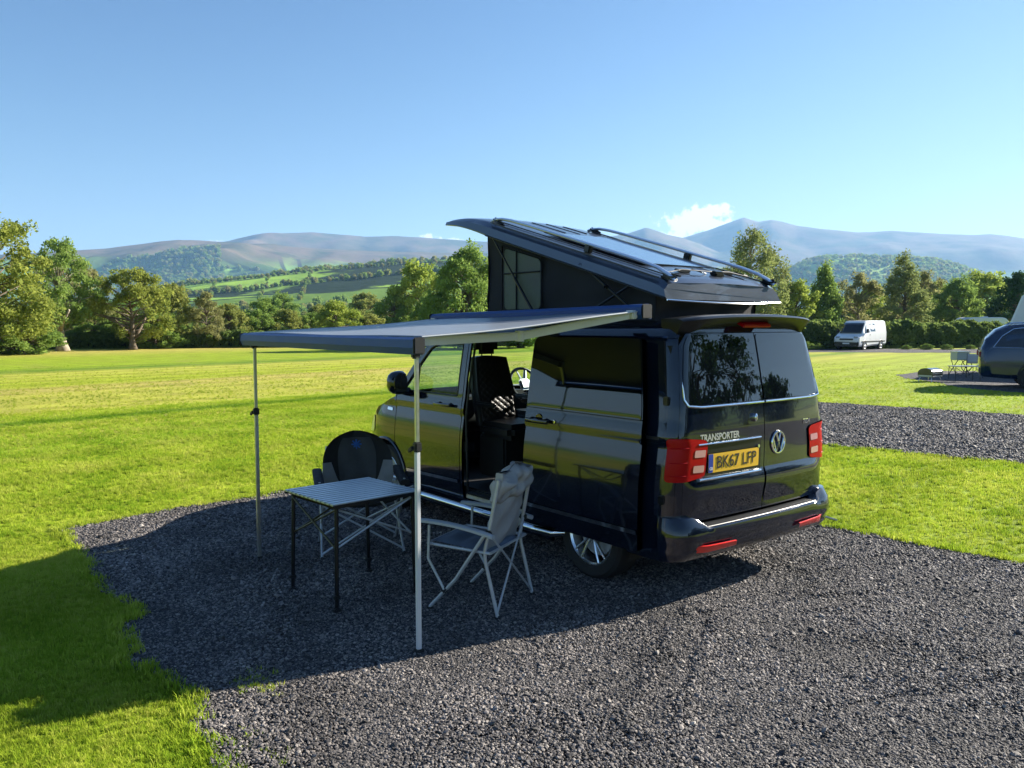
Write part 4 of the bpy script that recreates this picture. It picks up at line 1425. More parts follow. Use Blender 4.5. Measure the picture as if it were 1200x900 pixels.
SKYL = [(-900, 330), (-500, 312), (-150, 306), (0, 301), (90, 296), (130, 294), (187, 287), (212, 285), (240, 286), (267, 287), (300, 290), (420, 296), (560, 300), (700, 296), (800, 310), (1000, 330), (2200, 340)]       # left near ridge
SKYL2 = [(-300, 330), (150, 300), (250, 288), (272, 285), (300, 279), (330, 277), (368, 275), (408, 278), (430, 280), (467, 279), (507, 282), (563, 285), (620, 290), (680, 284), (720, 279), (735, 276), (755, 270), (780, 278), (800, 282),
         (850, 300), (1000, 320), (2200, 330)]
SKYR = [(500, 340), (700, 300), (770, 287), (800, 281), (830, 272), (852, 264), (868, 258.5), (885, 263.5), (900, 261), (912, 263), (930, 268), (960, 272), (1000, 275.5), (1020, 275), (1040, 273.5), (1060, 275), (1100, 277), (1135, 278),
        (1155, 277), (1175, 279), (1200, 283), (1300, 292), (1500, 305), (2300, 330)]
MID = [(-200, 372), (100, 358), (150, 350), (212, 338), (280, 331), (340, 324), (387, 318), (464, 312), (533, 308), (600, 306), (700, 318), (800, 345), (900, 365), (2000, 372)]
KNOLL = [(700, 372), (820, 350), (900, 330), (940, 309), (965, 304), (1010, 303), (1050, 305), (1090, 307), (1120, 314), (1150, 325), (1200, 335), (1400, 350), (2000, 370)]


def sn(x, y, f, ph=0):
    return (math.sin(x * f + 1.3 + ph) * math.cos(y * f * 1.17 + .7 - ph) + .5 * math.sin(x * f * 2.3 - y * f * 1.9 + ph) + .25 * math.sin(y * f * 4.7 + x * f * 3.9 + 2 * ph))


def terr(az, r):
    da = (YAW - az + math.pi) % (2 * math.pi) - math.pi
    x = CAM[0] + r * math.cos(az); y = CAM[1] + r * math.sin(az)
    if abs(da) < R(62):
        u = 600 + FPX * math.tan(da); cd_ = math.cos(da)
        H = lambda L, Rr: 1.95 + (379 - interp(u, L)) / FPX * Rr * cd_
        fall = 1.0
    else:
        u = -1200 if da < 0 else 2400; cd_ = math.cos(R(62)); H = lambda L, Rr: 1.95 + (379 - interp(u, L)) / FPX * Rr * cd_ * (1.0 + .25 * math.sin(az * 5))
    h = -3.0 * min(1, max(0, (r - 110) / 200)) + sn(x, y, .012) * 1.6 * min(1, max(0, (r - 115) / 200))
    def ridge(L, Rr, w0, w1, rough):
        q = (r - Rr) / (w0 if r < Rr else w1)
        if q < -1 or q > 1: return -99
        b_ = (.5 + .5 * math.cos(q * math.pi))
        b_ = b_ ** (1.15 if q < 0 else 1)
        g = H(L, Rr)
        return -3 + (g + 3) * b_ + rough * sn(x, y, 6.0 / Rr * 2) * b_ * (1 - b_) * 4 * g * .10 + rough * sn(x, y, 27.0 / Rr) * b_ * (1 - b_) * 4 * g * .055
    h = max(h, ridge(MID, 1350, 1020, 500, .3), ridge(KNOLL, 3000, 1000, 700, .4), ridge(SKYL, 4600, 2300, 1600, 1.0), ridge(SKYL2, 6200, 2600, 1700, 1.1), ridge(SKYR, 6900, 3000, 1600, .45))
    return h


def ring(rs, azs):
    V = []; F = []
    for i, r in enumerate(rs):
        for a in azs:
            V.append((CAM[0] + r * math.cos(a), CAM[1] + r * math.sin(a), terr(a, r) if r > 110.5 else 0.0))
    n_ = len(azs)
    for i in range(len(rs) - 1):
        for k in range(n_):
            F.append((i * n_ + k, (i + 1) * n_ + k, (i + 1) * n_ + (k + 1) % n_, i * n_ + (k + 1) % n_))
    return V, F


azs = sorted(list(YAW + np.linspace(-R(50), R(50), 520)) + list(YAW + R(50) + np.linspace(0, R(260), 130)[1:-1]))
rs = list(np.linspace(110, 400, 14)) + list(np.linspace(420, 2200, 64)[0:]) + list(np.linspace(2240, 8600, 130))
V, F = ring(rs, azs)


def hill_mat():
    m = bpy.data.materials.new('hill_ground'); m.use_nodes = True
    t = m.node_tree; b = t.nodes['Principled BSDF']; b.inputs['Roughness'].default_value = .95; b.inputs['Specular IOR Level'].default_value = .05
    g = t.nodes.new('ShaderNodeNewGeometry')
    sp_ = t.nodes.new('ShaderNodeSeparateXYZ'); t.links.new(g.outputs['Position'], sp_.inputs[0])
    def noise(sc, det=4):
        n = t.nodes.new('ShaderNodeTexNoise'); n.inputs['Scale'].default_value = sc; n.inputs['Detail'].default_value = det; n.inputs['Roughness'].default_value = .6
        t.links.new(g.outputs['Position'], n.inputs['Vector']); return n.outputs['Fac']
    def ramp(src, stops, const=False):
        r = t.nodes.new('ShaderNodeValToRGB'); cr = r.color_ramp
        if const: cr.interpolation = 'CONSTANT'
        cr.elements[0].position = stops[0][0]; cr.elements[0].color = (*stops[0][1], 1)
        cr.elements[1].position = stops[-1][0]; cr.elements[1].color = (*stops[-1][1], 1)
        for p_, c_ in stops[1:-1]: cr.elements.new(p_).color = (*c_, 1)
        t.links.new(src, r.inputs[0]); return r.outputs[0]
    def mix(f, a, b_):
        x = t.nodes.new('ShaderNodeMix'); x.data_type = 'RGBA'
        if isinstance(f, float): x.inputs['Factor'].default_value = f
        else: t.links.new(f, x.inputs['Factor'])
        for s_, q in (('A', a), ('B', b_)):
            if isinstance(q, tuple): x.inputs[s_].default_value = (*q, 1)
            else: t.links.new(q, x.inputs[s_])
        return x.outputs['Result']
    def mrange(src, a, b_, c_=0., d_=1.):
        r = t.nodes.new('ShaderNodeMapRange'); r.interpolation_type = 'SMOOTHSTEP'; t.links.new(src, r.inputs['Value'])
        for k, q in (('From Min', a), ('From Max', b_), ('To Min', c_), ('To Max', d_)): r.inputs[k].default_value = q
        return r.outputs[0]
    # field patchwork
    mp = t.nodes.new('ShaderNodeMapping'); mp.inputs['Rotation'].default_value = (0, 0, .5); mp.inputs['Scale'].default_value = (1, .62, .0)
    t.links.new(g.outputs['Position'], mp.inputs['Vector'])
    vo = t.nodes.new('ShaderNodeTexVoronoi'); vo.inputs['Scale'].default_value = .0042; t.links.new(mp.outputs[0], vo.inputs['Vector'])
    ve = t.nodes.new('ShaderNodeTexVoronoi'); ve.feature = 'DISTANCE_TO_EDGE'; ve.inputs['Scale'].default_value = .0042; t.links.new(mp.outputs[0], ve.inputs['Vector'])
    sc_ = t.nodes.new('ShaderNodeSeparateColor'); t.links.new(vo.outputs['Color'], sc_.inputs[0])
    field = ramp(sc_.outputs[0], [(0, (.20, .36, .05)), (.3, (.25, .40, .055)), (.5, (.18, .31, .05)), (.7, (.28, .40, .08)), (.88, (.12, .20, .03)), (1, (.14, .25, .03))], True)
    hedge = mrange(ve.outputs['Distance'], .012, .03, 1., 0.)
    field = mix(hedge, field, (.022, .036, .014))
    fn = noise(.02, 6)
    field = mix(mrange(fn, .5, .65, 0., .2), field, (.05, .08, .02))
    # moorland
    moor = ramp(noise(.0016, 8), [(.36, (.045, .050, .030)), (.45, (.105, .090, .055)), (.53, (.155, .110, .080)), (.62, (.06, .070, .035))])
    wood = mrange(noise(.0032, 7), .52, .56, 0., 1.)
    wn = t.nodes.new('ShaderNodeMath'); wn.operation = 'MULTIPLY'
    t.links.new(wood, wn.inputs[0])
    hz = mrange(sp_.outputs[2], 120., 400., 1., 0.)
    t.links.new(hz, wn.inputs[1])
    ze = t.nodes.new('ShaderNodeMath'); ze.operation = 'MULTIPLY_ADD'
    t.links.new(noise(.002, 5), ze.inputs[0]); ze.inputs[1].default_value = 260; t.links.new(sp_.outputs[2], ze.inputs[2])
    up = mrange(ze.outputs[0], 350., 430.)
    col = mix(up, field, moor)
    col = mix(wn.outputs[0], col, (.020, .034, .016))
    t.links.new(col, b.inputs['Base Color'])
    bp = t.nodes.new('ShaderNodeBump'); bp.inputs['Strength'].default_value = .6; bp.inputs['Distance'].default_value = 14
    t.links.new(noise(.006, 8), bp.inputs['Height']); t.links.new(bp.outputs[0], b.inputs['Normal'])
    return m


hm = quadmesh('hills', V, F); hm.polygons.foreach_set('use_smooth', [True] * len(F))
tag(link('hills', hm, hill_mat()), kind='structure')
# lawn disc
na_ = 96
V = [(CAM[0], CAM[1], 0)]; F = []
RR = [3, 8, 15, 25, 40, 60, 85, 110]
for r in RR: V += [(CAM[0] + r * math.cos(a), CAM[1] + r * math.sin(a), 0) for a in azs]
n_ = len(azs)
F3 = [(0, 1 + k, 1 + (k + 1) % n_) for k in range(n_)]
F4 = [(1 + i * n_ + k, 1 + (i + 1) * n_ + k, 1 + (i + 1) * n_ + (k + 1) % n_, 1 + i * n_ + (k + 1) % n_) for i in range(len(RR) - 1) for k in range(n_)]
me = bpy.data.meshes.new('lawn'); me.from_pydata(V, [], F3 + F4)
tag(link('lawn', me, LAWN), kind='structure')


def gravel_mat(name, sc=70, dark=1.0):
    m = bpy.data.materials.new(name); m.use_nodes = True
    t = m.node_tree; b = t.nodes['Principled BSDF']; b.inputs['Roughness'].default_value = .9; b.inputs['Specular IOR Level'].default_value = .2
    g = t.nodes.new('ShaderNodeNewGeometry')
    v = t.nodes.new('ShaderNodeTexVoronoi'); v.inputs['Scale'].default_value = sc; t.links.new(g.outputs['Position'], v.inputs['Vector'])
    s_ = t.nodes.new('ShaderNodeSeparateColor'); t.links.new(v.outputs['Color'], s_.inputs[0])
    r = t.nodes.new('ShaderNodeValToRGB'); t.links.new(s_.outputs[0], r.inputs[0])
    cr = r.color_ramp
    cr.elements[0].color = (.018 * dark, .018 * dark, .021 * dark, 1); cr.elements[1].color = (.16 * dark, .15 * dark, .145 * dark, 1)
    cr.elements.new(.7).color = (.065 * dark, .062 * dark, .065 * dark, 1)
    n = t.nodes.new('ShaderNodeTexNoise'); n.inputs['Scale'].default_value = .8; n.inputs['Detail'].default_value = 5; t.links.new(g.outputs['Position'], n.inputs['Vector'])
    mr = t.nodes.new('ShaderNodeMapRange'); mr.inputs['To Min'].default_value = .6; mr.inputs['To Max'].default_value = 1.4; t.links.new(n.outputs['Fac'], mr.inputs['Value'])
    vm = t.nodes.new('ShaderNodeVectorMath'); vm.operation = 'SCALE'; t.links.new(r.outputs[0], vm.inputs[0]); t.links.new(mr.outputs[0], vm.inputs['Scale'])
    t.links.new(vm.outputs[0], b.inputs['Base Color'])
    bp = t.nodes.new('ShaderNodeBump'); bp.inputs['Strength'].default_value = 1; bp.inputs['Distance'].default_value = .02; bp.invert = True
    t.links.new(v.outputs['Distance'], bp.inputs['Height']); t.links.new(bp.outputs[0], b.inputs['Normal'])
    return m


GRAV = gravel_mat('gravel_bed'); GRAVF = gravel_mat('gravel_track_bed', 30, 1.3)


def flat_poly(name, poly, z, mat):
    bm = bmesh.new()
    vs_ = [bm.verts.new((x, y, z)) for x, y in poly]
    bm.faces.new(vs_); bmesh.ops.triangulate(bm, faces=bm.faces[:])
    me = bpy.data.meshes.new(name); bm.to_mesh(me); bm.free()
    o = link(name, me, mat); return tag(o, kind='structure')


WPAD = {k: wob(p, .12 if k == 'main' else .3, .02 if k == 'main' else .05) for k, p in PADS.items()}
flat_poly('gravel_pitch', WPAD['main'], .006, GRAV)
flat_poly('gravel_road', WPAD['second'], .008, GRAV)
flat_poly('gravel_pitch', WPAD['third'], .008, GRAVF)
flat_poly('gravel_track', wob(TRACK, 1.0, .25), .010, GRAVF)

# --- scattering of loose stones and grass tufts (nobody could count them)
HID = bpy.data.collections.new('scatter_sources')


def scatter(name, pts, scl, objs, kind='stuff', tilt=0.):
    coll = bpy.data.collections.new(name + '_source')
    for o in objs: coll.objects.link(o)
    me = bpy.data.meshes.new(name)
    pts = np.asarray(pts, np.float32)
    me.vertices.add(len(pts)); me.vertices.foreach_set('co', pts.ravel())
    at = me.attributes.new('sc', 'FLOAT', 'POINT'); at.data.foreach_set('value', np.asarray(scl, np.float32))
    o = bpy.data.objects.new(name, me); C.objects.link(o)
    ng = bpy.data.node_groups.new(name, 'GeometryNodeTree')
    ng.interface.new_socket('Geometry', in_out='INPUT', socket_type='NodeSocketGeometry')
    ng.interface.new_socket('Geometry', in_out='OUTPUT', socket_type='NodeSocketGeometry')
    N = ng.nodes; Lk = ng.links
    gi = N.new('NodeGroupInput'); go = N.new('NodeGroupOutput')
    ip = N.new('GeometryNodeInstanceOnPoints'); ci = N.new('GeometryNodeCollectionInfo')
    ci.inputs['Collection'].default_value = coll; ci.inputs['Separate Children'].default_value = True; ci.inputs['Reset Children'].default_value = True
    Lk.new(gi.outputs[0], ip.inputs['Points']); Lk.new(ci.outputs[0], ip.inputs['Instance']); ip.inputs['Pick Instance'].default_value = True
    rv = N.new('FunctionNodeRandomValue'); rv.data_type = 'FLOAT_VECTOR'
    rv.inputs[0].default_value = (-tilt, -tilt, 0); rv.inputs[1].default_value = (tilt, tilt, 6.283)
    Lk.new(rv.outputs[0], ip.inputs['Rotation'])
    na = N.new('GeometryNodeInputNamedAttribute'); na.data_type = 'FLOAT'; na.inputs['Name'].default_value = 'sc'
    Lk.new(na.outputs['Attribute'], ip.inputs['Scale'])
    Lk.new(ip.outputs[0], go.inputs[0])
    md = o.modifiers.new('scatter', 'NODES'); md.node_group = ng
    if kind: o['kind'] = kind
    return o


def stonemat():
    m = bpy.data.materials.new('stone'); m.use_nodes = True
    t = m.node_tree; b = t.nodes['Principled BSDF']; b.inputs['Roughness'].default_value = .72; b.inputs['Specular IOR Level'].default_value = .35
    oi = t.nodes.new('ShaderNodeObjectInfo')
    r = t.nodes.new('ShaderNodeValToRGB'); t.links.new(oi.outputs['Random'], r.inputs[0]); cr = r.color_ramp
    cr.elements[0].color = (.028, .026, .026, 1); cr.elements[1].color = (.34, .31, .28, 1)
    cr.elements.new(.35).color = (.080, .074, .074, 1); cr.elements.new(.75).color = (.19, .170, .160, 1); cr.elements.new(.93).color = (.28, .245, .22, 1)
    g = t.nodes.new('ShaderNodeNewGeometry'); n = t.nodes.new('ShaderNodeTexNoise'); n.inputs['Scale'].default_value = 1.3; n.inputs['Detail'].default_value = 5
    t.links.new(g.outputs['Position'], n.inputs['Vector'])
    mr = t.nodes.new('ShaderNodeMapRange'); mr.inputs['From Min'].default_value = .35; mr.inputs['From Max'].default_value = .65; mr.inputs['To Min'].default_value = .62; mr.inputs['To Max'].default_value = 1.2
    t.links.new(n.outputs['Fac'], mr.inputs['Value'])
    vm = t.nodes.new('ShaderNodeVectorMath'); vm.operation = 'SCALE'; t.links.new(r.outputs[0], vm.inputs[0]); t.links.new(mr.outputs[0], vm.inputs['Scale'])
    t.links.new(vm.outputs[0], b.inputs['Base Color'])
    return m


SM = stonemat()
stones = []
for k in range(6):
    bm = bmesh.new(); bmesh.ops.create_icosphere(bm, subdivisions=1, radius=1)
    rr = random.Random(k)
    for v in bm.verts:
        v.co *= rr.uniform(.72, 1.2); v.co.z *= .62; v.co.x *= 1.15
    me = bpy.data.meshes.new('stone'); bm.to_mesh(me); bm.free(); me.materials.append(SM)
    stones.append(bpy.data.objects.new('stone', me))


def visible(pts, margin=1.06):
    d = pts - CAM[:2]
    z = d @ FWH[:2]; x = d @ RTH[:2]
    u = x / np.maximum(z, .01) * FPX
    return (z > 1.2) & (np.abs(u) < 600 * margin + 60) & (z > (CAM[2] * FPX / 560) * .8)


def in_any(P_, names): 
    r = np.zeros(len(P_), bool)
    for k in names: r |= inside(P_, WPAD[k])
    return r


def sample(x0, x1, y0, y1, n): return np.stack([rng.uniform(x0, x1, n), rng.uniform(y0, y1, n)], 1)


sp_all = []; sc_all = []
A = sample(-4.6, 5.3, -2.5, 4.4, 900000)
A = A[visible(A)]; A = A[in_any(A, ['main'])]
dist = np.linalg.norm(A - CAM[:2], axis=1)
keep = rng.uniform(0, 1, len(A)) < np.clip(5.5 / dist, .25, 1) ** 1.2
A = A[keep]; dist = dist[keep]
s_ = rng.lognormal(0, .33, len(A)) * .0058 * np.clip(dist / 5.5, 1, 1.6) ** .8
# shallow tyre ruts and scuffs: stones sit lower/higher along them
z_ = .004 + s_ * .35
rel = .004 * np.sin(A[:, 0] * 7.1 + 2 * np.sin(A[:, 1] * 3.7)) + .012 * np.sin(A[:, 0] * 2.1 + 1.2 * np.sin(A[:, 1] * 1.7)) * np.sin(A[:, 1] * 2.6 + .8)
for (xa, ya, xb, yb) in [(-1.9, 2.3, -1.15, .9), (-1.15, .9, -1.7, -.6), (-2.4, 1.6, -2.9, .2), (-.9, -.6, -1.3, -1.5)]:
    e_ = np.array([xb - xa, yb - ya]); L2 = e_ @ e_; tq = np.clip(((A - [xa, ya]) @ e_) / L2, 0, 1)
    dd_ = np.linalg.norm(A - ([xa, ya] + tq[:, None] * e_), axis=1) + .03 * np.sin(A[:, 0] * 9) * np.cos(A[:, 1] * 7)
    rel = rel + .013 * np.exp(-((dd_ - .11) / .05) ** 2) - .012 * np.exp(-(dd_ / .06) ** 2)
z_ = z_ + np.maximum(rel, -.002)
sp_all.append(np.c_[A, z_]); sc_all.append(s_)
Bq = sample(-3, 9.5, -16.5, -5.5, 200000)
Bq = Bq[visible(Bq)]; Bq = Bq[in_any(Bq, ['second'])]
s2 = rng.lognormal(0, .3, len(Bq)) * .017
sp_all.append(np.c_[Bq, .006 + s2 * .3]); sc_all.append(s2)
print('stones', sum(len(a) for a in sp_all))
scatter('loose_gravel', np.concatenate(sp_all), np.concatenate(sc_all), stones, tilt=.7)

# grass tufts
def tuftmat():
    m = bpy.data.materials.new('grass_blade'); m.use_nodes = True
    t = m.node_tree; t.nodes.clear()
    o = t.nodes.new('ShaderNodeOutputMaterial')
    g = t.nodes.new('ShaderNodeNewGeometry'); oi = t.nodes.new('ShaderNodeObjectInfo')
    n = t.nodes.new('ShaderNodeTexNoise'); n.inputs['Scale'].default_value = 1.1; n.inputs['Detail'].default_value = 5
    t.links.new(g.outputs['Position'], n.inputs['Vector'])
    a = t.nodes.new('ShaderNodeMath'); a.operation = 'MULTIPLY_ADD'; t.links.new(oi.outputs['Random'], a.inputs[0]); a.inputs[1].default_value = .35
    sb = t.nodes.new('ShaderNodeMath'); sb.operation = 'SUBTRACT'; sb.inputs[1].default_value = .16; t.links.new(n.outputs['Fac'], sb.inputs[0]); t.links.new(sb.outputs[0], a.inputs[2])
    r = t.nodes.new('ShaderNodeValToRGB'); t.links.new(a.outputs[0], r.inputs[0]); cr = r.color_ramp
    cr.elements[0].position = .2; cr.elements[0].color = (.17, .29, .02, 1); cr.elements[1].position = .8; cr.elements[1].color = (.50, .52, .10, 1)
    cr.elements.new(.5).color = (.345, .44, .040, 1)
    # mown bands: cuttings in strips, plus a painted ridge shadow line
    dt = t.nodes.new('ShaderNodeVectorMath'); dt.operation = 'DOT_PRODUCT'
    t.links.new(g.outputs['Position'], dt.inputs[0]); dt.inputs[1].default_value = (.9803, .1973, 0)
    nb = t.nodes.new('ShaderNodeTexNoise'); nb.inputs['Scale'].default_value = .35; nb.inputs['Detail'].default_value = 4; t.links.new(g.outputs['Position'], nb.inputs['Vector'])
    wv = t.nodes.new('ShaderNodeMath'); wv.operation = 'MULTIPLY_ADD'; t.links.new(nb.outputs['Fac'], wv.inputs[0]); wv.inputs[1].default_value = .7; t.links.new(dt.outputs['Value'], wv.inputs[2])
    sc_ = t.nodes.new('ShaderNodeMath'); sc_.operation = 'MULTIPLY'; t.links.new(wv.outputs[0], sc_.inputs[0]); sc_.inputs[1].default_value = 1 / 50
    br = t.nodes.new('ShaderNodeValToRGB'); t.links.new(sc_.outputs[0], br.inputs[0]); c2 = br.color_ramp
    W1 = (1, 1, 1, 1); st_ = [(0, W1), (9 / 50, W1), (11 / 50, (.86, .94, .9, 1)), (13.9 / 50, (1.0, 1.0, 1, 1)), (14.15 / 50, (.45, .62, .5, 1)), (14.6 / 50, (.50, .66, .6, 1)), (14.8 / 50, (1.05, 1.1, 1.0, 1)), (17 / 50, (1, .93, 1, 1)), (18.6 / 50, (.95, .90, 1.1, 1)), (19.3 / 50, (.74, .72, 1.0, 1)), (20.5 / 50, (1, .95, 1, 1)), (23.5 / 50, (.92, .84, 1, 1)), (25.5 / 50, (1, 1, 1, 1)), (31 / 50, (1, .96, 1, 1)), (33 / 50, (.72, .86, .8, 1)), (38 / 50, (.85, .95, .8, 1)), (1, W1)]
    c2.elements[0].color = st_[0][1]; c2.elements[1].position = 1; c2.elements[1].color = W1
    for p_, c_ in st_[1:-1]: c2.elements.new(p_).color = c_
    sn_ = t.nodes.new('ShaderNodeMath'); sn_.operation = 'SINE'; sm = t.nodes.new('ShaderNodeMath'); sm.operation = 'MULTIPLY'; sm.inputs[1].default_value = 3.7
    t.links.new(wv.outputs[0], sm.inputs[0]); t.links.new(sm.outputs[0], sn_.inputs[0])
    sf = t.nodes.new('ShaderNodeMath'); sf.operation = 'MULTIPLY_ADD'; t.links.new(sn_.outputs[0], sf.inputs[0]); sf.inputs[1].default_value = .08; sf.inputs[2].default_value = 1.0
    m1 = t.nodes.new('ShaderNodeVectorMath'); m1.operation = 'MULTIPLY'; t.links.new(r.outputs[0], m1.inputs[0]); t.links.new(br.outputs[0], m1.inputs[1])
    m2 = t.nodes.new('ShaderNodeVectorMath'); m2.operation = 'SCALE'; t.links.new(m1.outputs[0], m2.inputs[0]); t.links.new(sf.outputs[0], m2.inputs['Scale'])
    d = t.nodes.new('ShaderNodeBsdfDiffuse'); tl = t.nodes.new('ShaderNodeBsdfTranslucent')
    t.links.new(m2.outputs[0], d.inputs[0]); t.links.new(m2.outputs[0], tl.inputs[0])
    mx = t.nodes.new('ShaderNodeMixShader'); mx.inputs[0].default_value = .45
    t.links.new(d.outputs[0], mx.inputs[1]); t.links.new(tl.outputs[0], mx.inputs[2]); t.links.new(mx.outputs[0], o.inputs[0])
    return m


TM = tuftmat()
tufts = []
for k in range(5):
    rr = random.Random(50 + k); V = []; F = []
    for b_ in range(16):
        a = rr.uniform(0, 6.283); r0 = rr.uniform(0, .028); x, y = r0 * math.cos(a), r0 * math.sin(a)
        h_ = rr.uniform(.016, .038); ln = rr.uniform(.004, .026); a2 = rr.uniform(0, 6.283); w_ = rr.uniform(.0012, .0024)
        dx, dy = math.cos(a2), math.sin(a2)
        px_, py_ = -dy * w_, dx * w_
        o_ = len(V)
        V += [(x - px_, y - py_, 0), (x + px_, y + py_, 0), (x + dx * ln * .4 + px_ * .7, y + dy * ln * .4 + py_ * .7, h_ * .65), (x + dx * ln * .4 - px_ * .7, y + dy * ln * .4 - py_ * .7, h_ * .65), (x + dx * ln, y + dy * ln, h_)]
        F += [(o_, o_ + 1, o_ + 2, o_ + 3), (o_ + 3, o_ + 2, o_ + 4)]
    me = bpy.data.meshes.new('tuft'); me.from_pydata(V, [], F); me.materials.append(TM); tufts.append(bpy.data.objects.new('tuft', me))
A = np.concatenate([sample(-2.5, 3.5, 3.6, 8.5, 60000), sample(2.5, 16, -6, 10, 150000), sample(16, 45, -34, 16, 150000), sample(-4, 16, -7.8, -1.8, 90000), sample(-3, 26, -36, -12.5, 110000)])
A = A[visible(A)]; A = A[~in_any(A, WPAD)]
dist = np.linalg.norm(A - CAM[:2], axis=1)
keep = (rng.uniform(0, 1, len(A)) < np.clip(6 / dist, .0, 1) * np.clip((44 - dist) / 18, 0, 1))
A = A[keep]; dist = dist[keep]
s_ = rng.uniform(.55, 1.0, len(A)) * np.clip(dist / 7, 1, 1.6)
# longer uncut fringe against the gravel edges
E_ = []; Es = []
for nm, n_per in (('main', 34), ('second', 16)):
    q = np.array(WPAD[nm])
    for i in range(len(q)):
        a, b_ = q[i], q[(i + 1) % len(q)]
        for k in range(int(n_per * np.linalg.norm(b_ - a) * 2.2)):
            p_ = a + (b_ - a) * rng.uniform() + rng.normal(0, .035, 2); E_.append(p_); Es.append(rng.uniform(.9, 1.9))
E_ = np.array(E_); Es = np.array(Es); vv_ = visible(E_); E_ = E_[vv_]; Es = Es[vv_]
# a few weeds in the gravel
Wd = np.array([(-.30 + rng.normal(0, .09), 3.62 + rng.normal(0, .07)) for _ in range(26)] + [(-.95 + rng.normal(0, .12), 3.95 + rng.normal(0, .1)) for _ in range(30)])
A = np.concatenate([A, E_, Wd]); s_ = np.concatenate([s_, Es, np.full(len(Wd), 1.0)])
print('tufts', len(A))
scatter('grass', np.c_[A, np.zeros(len(A))], s_, tufts, tilt=.2)

# ================================================================== TREES AND HEDGES
def leaf_quads(cen, size, seed, elong=1.0, droop=0.):
    r = np.random.default_rng(seed); n = len(cen)
    a = r.normal(size=(n, 3)); a[:, 2] -= droop; a /= np.linalg.norm(a, axis=1)[:, None]
    b = np.cross(a, r.normal(size=(n, 3))); b /= np.linalg.norm(b, axis=1)[:, None]
    s_ = size * r.lognormal(0, .3, n)[:, None]
    p0 = cen - a * s_ * .6 * elong; p2 = cen + a * s_ * .6 * elong; p1 = cen + b * s_ * .38; p3 = cen - b * s_ * .38
    V = np.stack([p0, p1, p2, p3], 1).reshape(-1, 3)
    return V, np.arange(4 * n).reshape(-1, 4)


ENV = {
    'round': lambda t: max(0, math.sin(math.pi * min(1, max(0, t)) ** .75)) ** .6,
    'oak': lambda t: max(0, math.sin(math.pi * min(1, max(0, t)) ** .65)) ** .5,
    'cone': lambda t: (min(1, t * 6)) * max(0, 1 - t) ** .75,
    'oval': lambda t: max(0, math.sin(math.pi * min(1, max(0, t)) ** .85)) ** .75,
    'column': lambda t: min(1, t * 4) ** .6 * max(0, 1 - t) ** .45,
}


